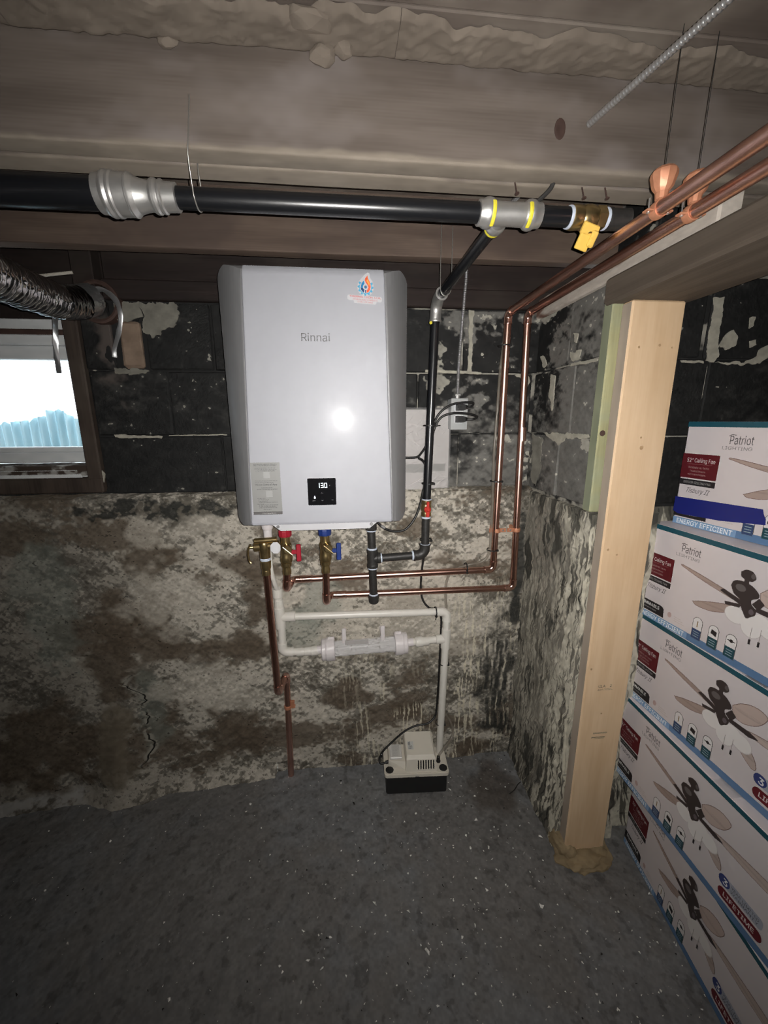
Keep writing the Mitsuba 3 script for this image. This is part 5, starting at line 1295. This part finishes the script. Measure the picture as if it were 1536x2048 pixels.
def carton_print(tape=False):
    F = Flat()
    wood_, dkw, blk = (0.36, 0.275, 0.245), (0.20, 0.135, 0.12), (0.018, 0.016, 0.018)
    F.rect(0, BL, 0.2585, BH, (0.010, 0.070, 0.100), 0)
    F.rect(0, BL, 0.0, 0.0185, (0.095, 0.180, 0.325), 0)
    F.rect(0, 0.160, 0.0, 0.0185, (0.18, 0.30, 0.48), 1)
    F.text('ENERGY EFFICIENT', 0.010, 0.0032, 0.0122, (0.72, 0.76, 0.80), 2, width=0.142, bold=True)
    # brand lettering
    tcol = (0.10, 0.09, 0.095)
    F.text('Patriot', 0.107, 0.2195, 0.0195, tcol, 1, width=0.052)
    F.poly([(0.104, 0.2385), (0.111, 0.2425), (0.121, 0.2415), (0.121, 0.2400), (0.111, 0.2408), (0.105, 0.2375)], tcol, 1)
    F.text('LIGHTING', 0.093, 0.2060, 0.0078, (0.22, 0.21, 0.21), 1, width=0.066)
    # red panel
    F.rect(0.0, 0.093, 0.127, 0.190, (0.095, 0.010, 0.015), 0)
    F.text('52" Ceiling Fan', 0.012, 0.1685, 0.0105, (0.66, 0.58, 0.58), 1, width=0.072)
    F.rect(0.015, 0.078, 0.1635, 0.1642, (0.30, 0.12, 0.12), 1)
    F.text('Ventilador de Techo', 0.018, 0.1525, 0.0058, (0.36, 0.21, 0.21), 1, width=0.054)
    F.text('Tropical Bronze', 0.024, 0.1435, 0.0052, (0.36, 0.21, 0.21), 1, width=0.040)
    F.text('with 5 wood blades', 0.020, 0.1350, 0.0052, (0.36, 0.21, 0.21), 1, width=0.046)
    F.rect(0.0, 0.093, 0.1085, 0.1235, blk, 0)
    F.text('INDOOR CEILING FAN', 0.012, 0.1130, 0.0062, (0.34, 0.33, 0.33), 1, width=0.070)
    F.text('Tisbury II', 0.020, 0.0890, 0.0125, tcol, 1, width=0.060, slant=0.35)
    tab = Polygon([(0, 0.0215), (0, 0.0520), (0.072, 0.0520), (0.080, 0.0505), (0.085, 0.045), (0.0865, 0.0215)])
    F.poly(tab, blk, 0)
    F.text('DIMMABLE', 0.010, 0.0375, 0.0090, (0.62, 0.61, 0.61), 1, width=0.062, bold=True)
    F.text('with most dimmers', 0.018, 0.0285, 0.0042, (0.3, 0.3, 0.3), 1, width=0.044)
    F.disc(0.104, 0.040, 0.0058, (0.46, 0.34, 0.33), 0, 0.0075)
    for i in range(3):
        F.rect(0.118, 0.150 - 0.006 * i, 0.030 + i * 0.0055, 0.0318 + i * 0.0055, (0.52, 0.47, 0.46), 0)
    # feature pills
    for i, x in enumerate((0.170, 0.211, 0.252)):
        pill = rrect(x, x + 0.025, 0.014 + 0.006, 0.072, 0.0124)
        F.poly(pill.union(sbox(x, 0.0135, x + 0.025, 0.03)), (0.10, 0.09, 0.09), 0)
        F.poly(pill.buffer(-0.0012).union(sbox(x + 0.0012, 0.0147, x + 0.0238, 0.03)), (0.68, 0.66, 0.66), 1)
        F.rect(x + 0.0012, x + 0.0238, 0.0147, 0.040, [(0.030, 0.055, 0.135), (0.012, 0.055, 0.075), (0.012, 0.055, 0.075)][i], 2)
        for j in range(3):
            F.rect(x + 0.005, x + 0.020, 0.020 + j * 0.006, 0.0222 + j * 0.006, (0.22, 0.29, 0.34), 3)
        [lambda: F.rect(x + 0.011, x + 0.0135, 0.046, 0.062, (0.25, 0.18, 0.10), 2), lambda: F.poly([(x + .006, .050), (x + .019, .046), (x + .020, .058), (x + .007, .061)], blk, 2), lambda: F.poly(Point(x + .0125, .056).buffer(.004).union(sbox(x + .004, .055, x + .021, .057)), blk, 2)][i]()
    # the fan
    def blade(pts, base=wood_, shade=True):
        g = Polygon(spline(np.c_[np.array(pts + [pts[0]]), np.zeros(len(pts) + 1)], 6)[:, :2]).buffer(0)
        F.poly(g, dkw, 2)
        F.poly(g.buffer(-0.0013), base, 3)
        for i in range(3):
            gg = affinity.scale(g, 0.86, 0.16 + 0.0 * i)
            F.poly(affinity.translate(gg, 0, (i - 1) * 0.002).intersection(g.buffer(-0.002)), tuple(np.array(base) * (0.86 + 0.08 * i)), 4)
    blade([(0.113, 0.184), (0.121, 0.1875), (0.190, 0.176), (0.262, 0.160), (0.268, 0.152), (0.250, 0.152), (0.170, 0.168)])
    blade([(0.158, 0.106), (0.172, 0.099), (0.215, 0.104), (0.268, 0.130), (0.272, 0.138), (0.240, 0.136), (0.190, 0.120)])
    blade([(0.300, 0.190), (0.318, 0.208), (0.342, 0.2195), (0.364, 0.2185), (0.372, 0.209), (0.358, 0.183), (0.330, 0.165), (0.306, 0.168)], (0.47, 0.375, 0.34))
    blade([(0.330, 0.150), (0.372, 0.148), (0.440, 0.150), (0.520, 0.160), (0.535, 0.172), (0.500, 0.180), (0.420, 0.172), (0.350, 0.160)], (0.47, 0.385, 0.35))
    blade([(0.322, 0.128), (0.346, 0.124), (0.366, 0.104), (0.372, 0.085), (0.362, 0.080), (0.340, 0.094), (0.322, 0.112)], (0.43, 0.35, 0.32))
    for x, y, rx, ry in ((0.262, 0.120, 0.024, 0.020), (0.298, 0.106, 0.022, 0.022), (0.334, 0.118, 0.024, 0.020), (0.312, 0.122, 0.024, 0.022)):
        F.disc(x, y, rx, (0.54, 0.505, 0.50), 5, ry)
        F.disc(x, y + 0.0008, rx * 0.94, (0.70, 0.675, 0.665), 6, ry * 0.94)
    fanc = (0.040, 0.030, 0.030)
    rnd = lambda pts: Polygon(spline(np.c_[np.array(pts + [pts[0]]), np.zeros(len(pts) + 1)], 6)[:, :2]).buffer(0)
    F.poly(rnd([(0.256, 0.222), (0.266, 0.230), (0.280, 0.229), (0.288, 0.217), (0.282, 0.208), (0.276, 0.206), (0.276, 0.198), (0.266, 0.198), (0.266, 0.207), (0.258, 0.212)]), fanc, 7)
    F.poly(rnd([(0.241, 0.184), (0.246, 0.197), (0.262, 0.202), (0.283, 0.199), (0.298, 0.188), (0.300, 0.178), (0.288, 0.168), (0.290, 0.158), (0.300, 0.150), (0.300, 0.138), (0.292, 0.130), (0.284, 0.124), (0.276, 0.134), (0.268, 0.148), (0.264, 0.160), (0.250, 0.168)]), fanc, 7)
    F.poly(rnd([(0.270, 0.205), (0.276, 0.202), (0.276, 0.192), (0.268, 0.192)]), fanc, 7)
    F.disc(0.282, 0.220, 0.0045, (0.10, 0.085, 0.085), 8, 0.006)
    F.disc(0.292, 0.142, 0.0052, (0.11, 0.09, 0.10), 9, 0.0065)
    F.disc(0.262, 0.186, 0.011, (0.115, 0.10, 0.10), 8, 0.008)
    for pts in ([(0.222, 0.163), (0.266, 0.150), (0.270, 0.156), (0.228, 0.168)], [(0.238, 0.137), (0.266, 0.142), (0.268, 0.148), (0.236, 0.141)], [(0.292, 0.160), (0.302, 0.176), (0.312, 0.168), (0.304, 0.152)], [(0.300, 0.148), (0.345, 0.146), (0.362, 0.152), (0.346, 0.156), (0.302, 0.155)]):
        F.poly(Polygon(pts).buffer(0.0015), fanc, 8)
    for x, y in ((0.300, 0.080), (0.318, 0.083)):
        F.rect(x - 0.0005, x + 0.0005, y, y + 0.03, (0.3, 0.27, 0.26), 7)
        F.rect(x - 0.0022, x + 0.0022, y - 0.010, y + 0.002, blk, 7)
    # warranty badges and savings panel
    F.poly(rrect(0.372, 0.470, 0.058, 0.084, 0.008), (0.34, 0.36, 0.42), 5)
    F.disc(0.384, 0.071, 0.0135, (0.035, 0.05, 0.17), 6)
    F.text('3', 0.380, 0.063, 0.0150, (0.72, 0.72, 0.74), 7, bold=True)
    F.text('YEAR LIMITED', 0.400, 0.072, 0.0068, (0.10, 0.10, 0.12), 7, width=0.062)
    F.text('WARRANTY', 0.400, 0.062, 0.0068, (0.10, 0.10, 0.12), 7, width=0.062)
    F.poly(rrect(0.374, 0.474, 0.026, 0.052, 0.0125), (0.115, 0.010, 0.016), 5)
    F.text('LIFETIME', 0.386, 0.0340, 0.0110, (0.60, 0.50, 0.50), 6, width=0.072, bold=True)
    F.rect(0.495, 0.610, 0.024, 0.088, (0.70, 0.67, 0.55), 5)
    F.rect(0.495, 0.610, 0.074, 0.088, (0.20, 0.15, 0.04), 6)
    F.text('86%', 0.512, 0.040, 0.0240, (0.05, 0.045, 0.04), 6, bold=True)
    if tape:
        pass
    return F


CP = carton_print()
CM, CC = CP.mesh((0, 0, 0), V(0, -1, 0), V(0, 0, 1))
carton_body = mikit.ply(cbox(V(0, -BL, 0), V(BD, 0, BH), 0.0025), 'm_box', smooth=False)
carton_print_ply = mikit.ply(CM, 'm_print', smooth=False, color=CC)
seam = mikit.ply(B(0.0, BD, -BL / 2 - 0.024, -BL / 2 + 0.024, BH, BH + 0.0002, 0.00005), 'm_clear', smooth=False)
CART = [  # x and y of the far lower corner of the printed side, slope dx/dy, label
    (0.897, -0.435, 0.142, 'ceiling fan carton at the bottom of the stack, standing on the floor'),
    (0.846, -0.398, 0.018, 'ceiling fan carton second from the bottom of the stack'),
    (0.857, -0.396, -0.030, 'ceiling fan carton in the middle of the stack'),
    (0.852, -0.396, -0.072, 'ceiling fan carton second from the top, under the one with blue tape'),
    (0.905, -0.412, -0.150, 'ceiling fan carton on top of the stack with dark blue tape on its side')]
for i, (x, y, sl, lab) in enumerate(CART):
    kc = thing('carton', lab, 'carton', 'ceiling fan cartons stacked by the post')
    W = T().translate([x, y, 0.0006 + i * (BH + 0.0012)]).rotate([0, 0, 1], -math.degrees(math.atan(sl)))
    scene[f'{kc}__body'] = {**carton_body, 'to_world': W}
    scene[f'{kc}__print'] = {**carton_print_ply, 'to_world': W}
    scene[f'{kc}__packing_tape'] = {**seam, 'to_world': W}
    if i == 4:
        bt = Flat()
        bt.poly([(-0.002, 0.073), (0.205, 0.080), (0.209, 0.068), (0.214, 0.059), (0.216, 0.046), (0.120, 0.033), (0.012, 0.028), (-0.002, 0.034)], (0.010, 0.014, 0.15), 9)
        bm_, bc_ = bt.mesh((0, 0, 0), V(0, -1, 0), V(0, 0, 1))
        scene[f'{kc}__blue_tape'] = {**mikit.ply(bm_, 'm_blue_tape', smooth=False), 'to_world': W}
        labels[f'{kc}__blue_tape'] = {'label': 'strip of dark blue tape'}

# ------------------------------------------------------------------ litter on the floor
def chips(n, size, seed, xr, yr, bias):
    g = np.random.default_rng(seed)
    v, f, k_ = [], [], 0
    while k_ < n:
        x, y = g.uniform(*xr), g.uniform(*yr)
        if g.uniform() > bias(x, y) or (x > 0.64 and y > -0.55) or y > -0.05 - 0.05 * (x < -0.6) or (0.12 < x < 0.37 and y > -0.21):
            continue
        s = size * g.lognormal(0, 0.45)
        m_ = g.integers(4, 7)
        a = np.sort(g.uniform(0, 2 * np.pi, m_))
        r = s * g.uniform(0.5, 1.0, m_)
        sq = g.uniform(0.4, 1.0)
        th = g.uniform(0, np.pi)
        p = np.stack([r * np.cos(a), r * np.sin(a) * sq], 1) @ np.array([[math.cos(th), math.sin(th)], [-math.sin(th), math.cos(th)]])
        h = s * g.uniform(0.2, 0.55)
        b = len(np.vstack(v)) if v else 0
        z0 = 0.0005
        ring_ = np.c_[p + [x, y], np.full(m_, z0)]
        v.append(np.vstack([ring_, [[x, y, z0 + h]]]))
        f += [[b + i, b + (i + 1) % m_, b + m_] for i in range(m_)]
        k_ += 1
    return trimesh.Trimesh(np.vstack(v), f, process=False)


dens = lambda x, y: np.clip(0.30 + 0.75 * (x + 0.55) * 0.8, 0.10, 1) * (0.35 + 1.1 * float(meshkit.fbm(np.array([x * 3.2, y * 3.2, 0.0]), 3, 77)) ** 1.5 * 1.6)
k = single('paint_flakes', chips(1300, 0.0030, 5, (-1.1, 1.0), (-1.25, -0.05), dens), 'm_white_chip', 'small white paint flakes scattered over the grey floor', 'paint flakes', smooth=False)
labels[k]['kind'] = 'stuff'
k = single('floor_grit', chips(420, 0.0028, 6, (-1.1, 1.0), (-1.25, -0.05), dens), 'm_dark_crumb', 'dark grit and crumbs scattered over the grey floor', 'grit', smooth=False)
labels[k]['kind'] = 'stuff'
single('twig', tube(spline([(0.588, -0.232, 0.003), (0.610, -0.222, 0.006), (0.634, -0.200, 0.005), (0.650, -0.190, 0.004)]), 0.0018, 6), 'm_dark_crumb', 'thin dark twig lying on the floor near the wall corner', 'twig', smooth=True)
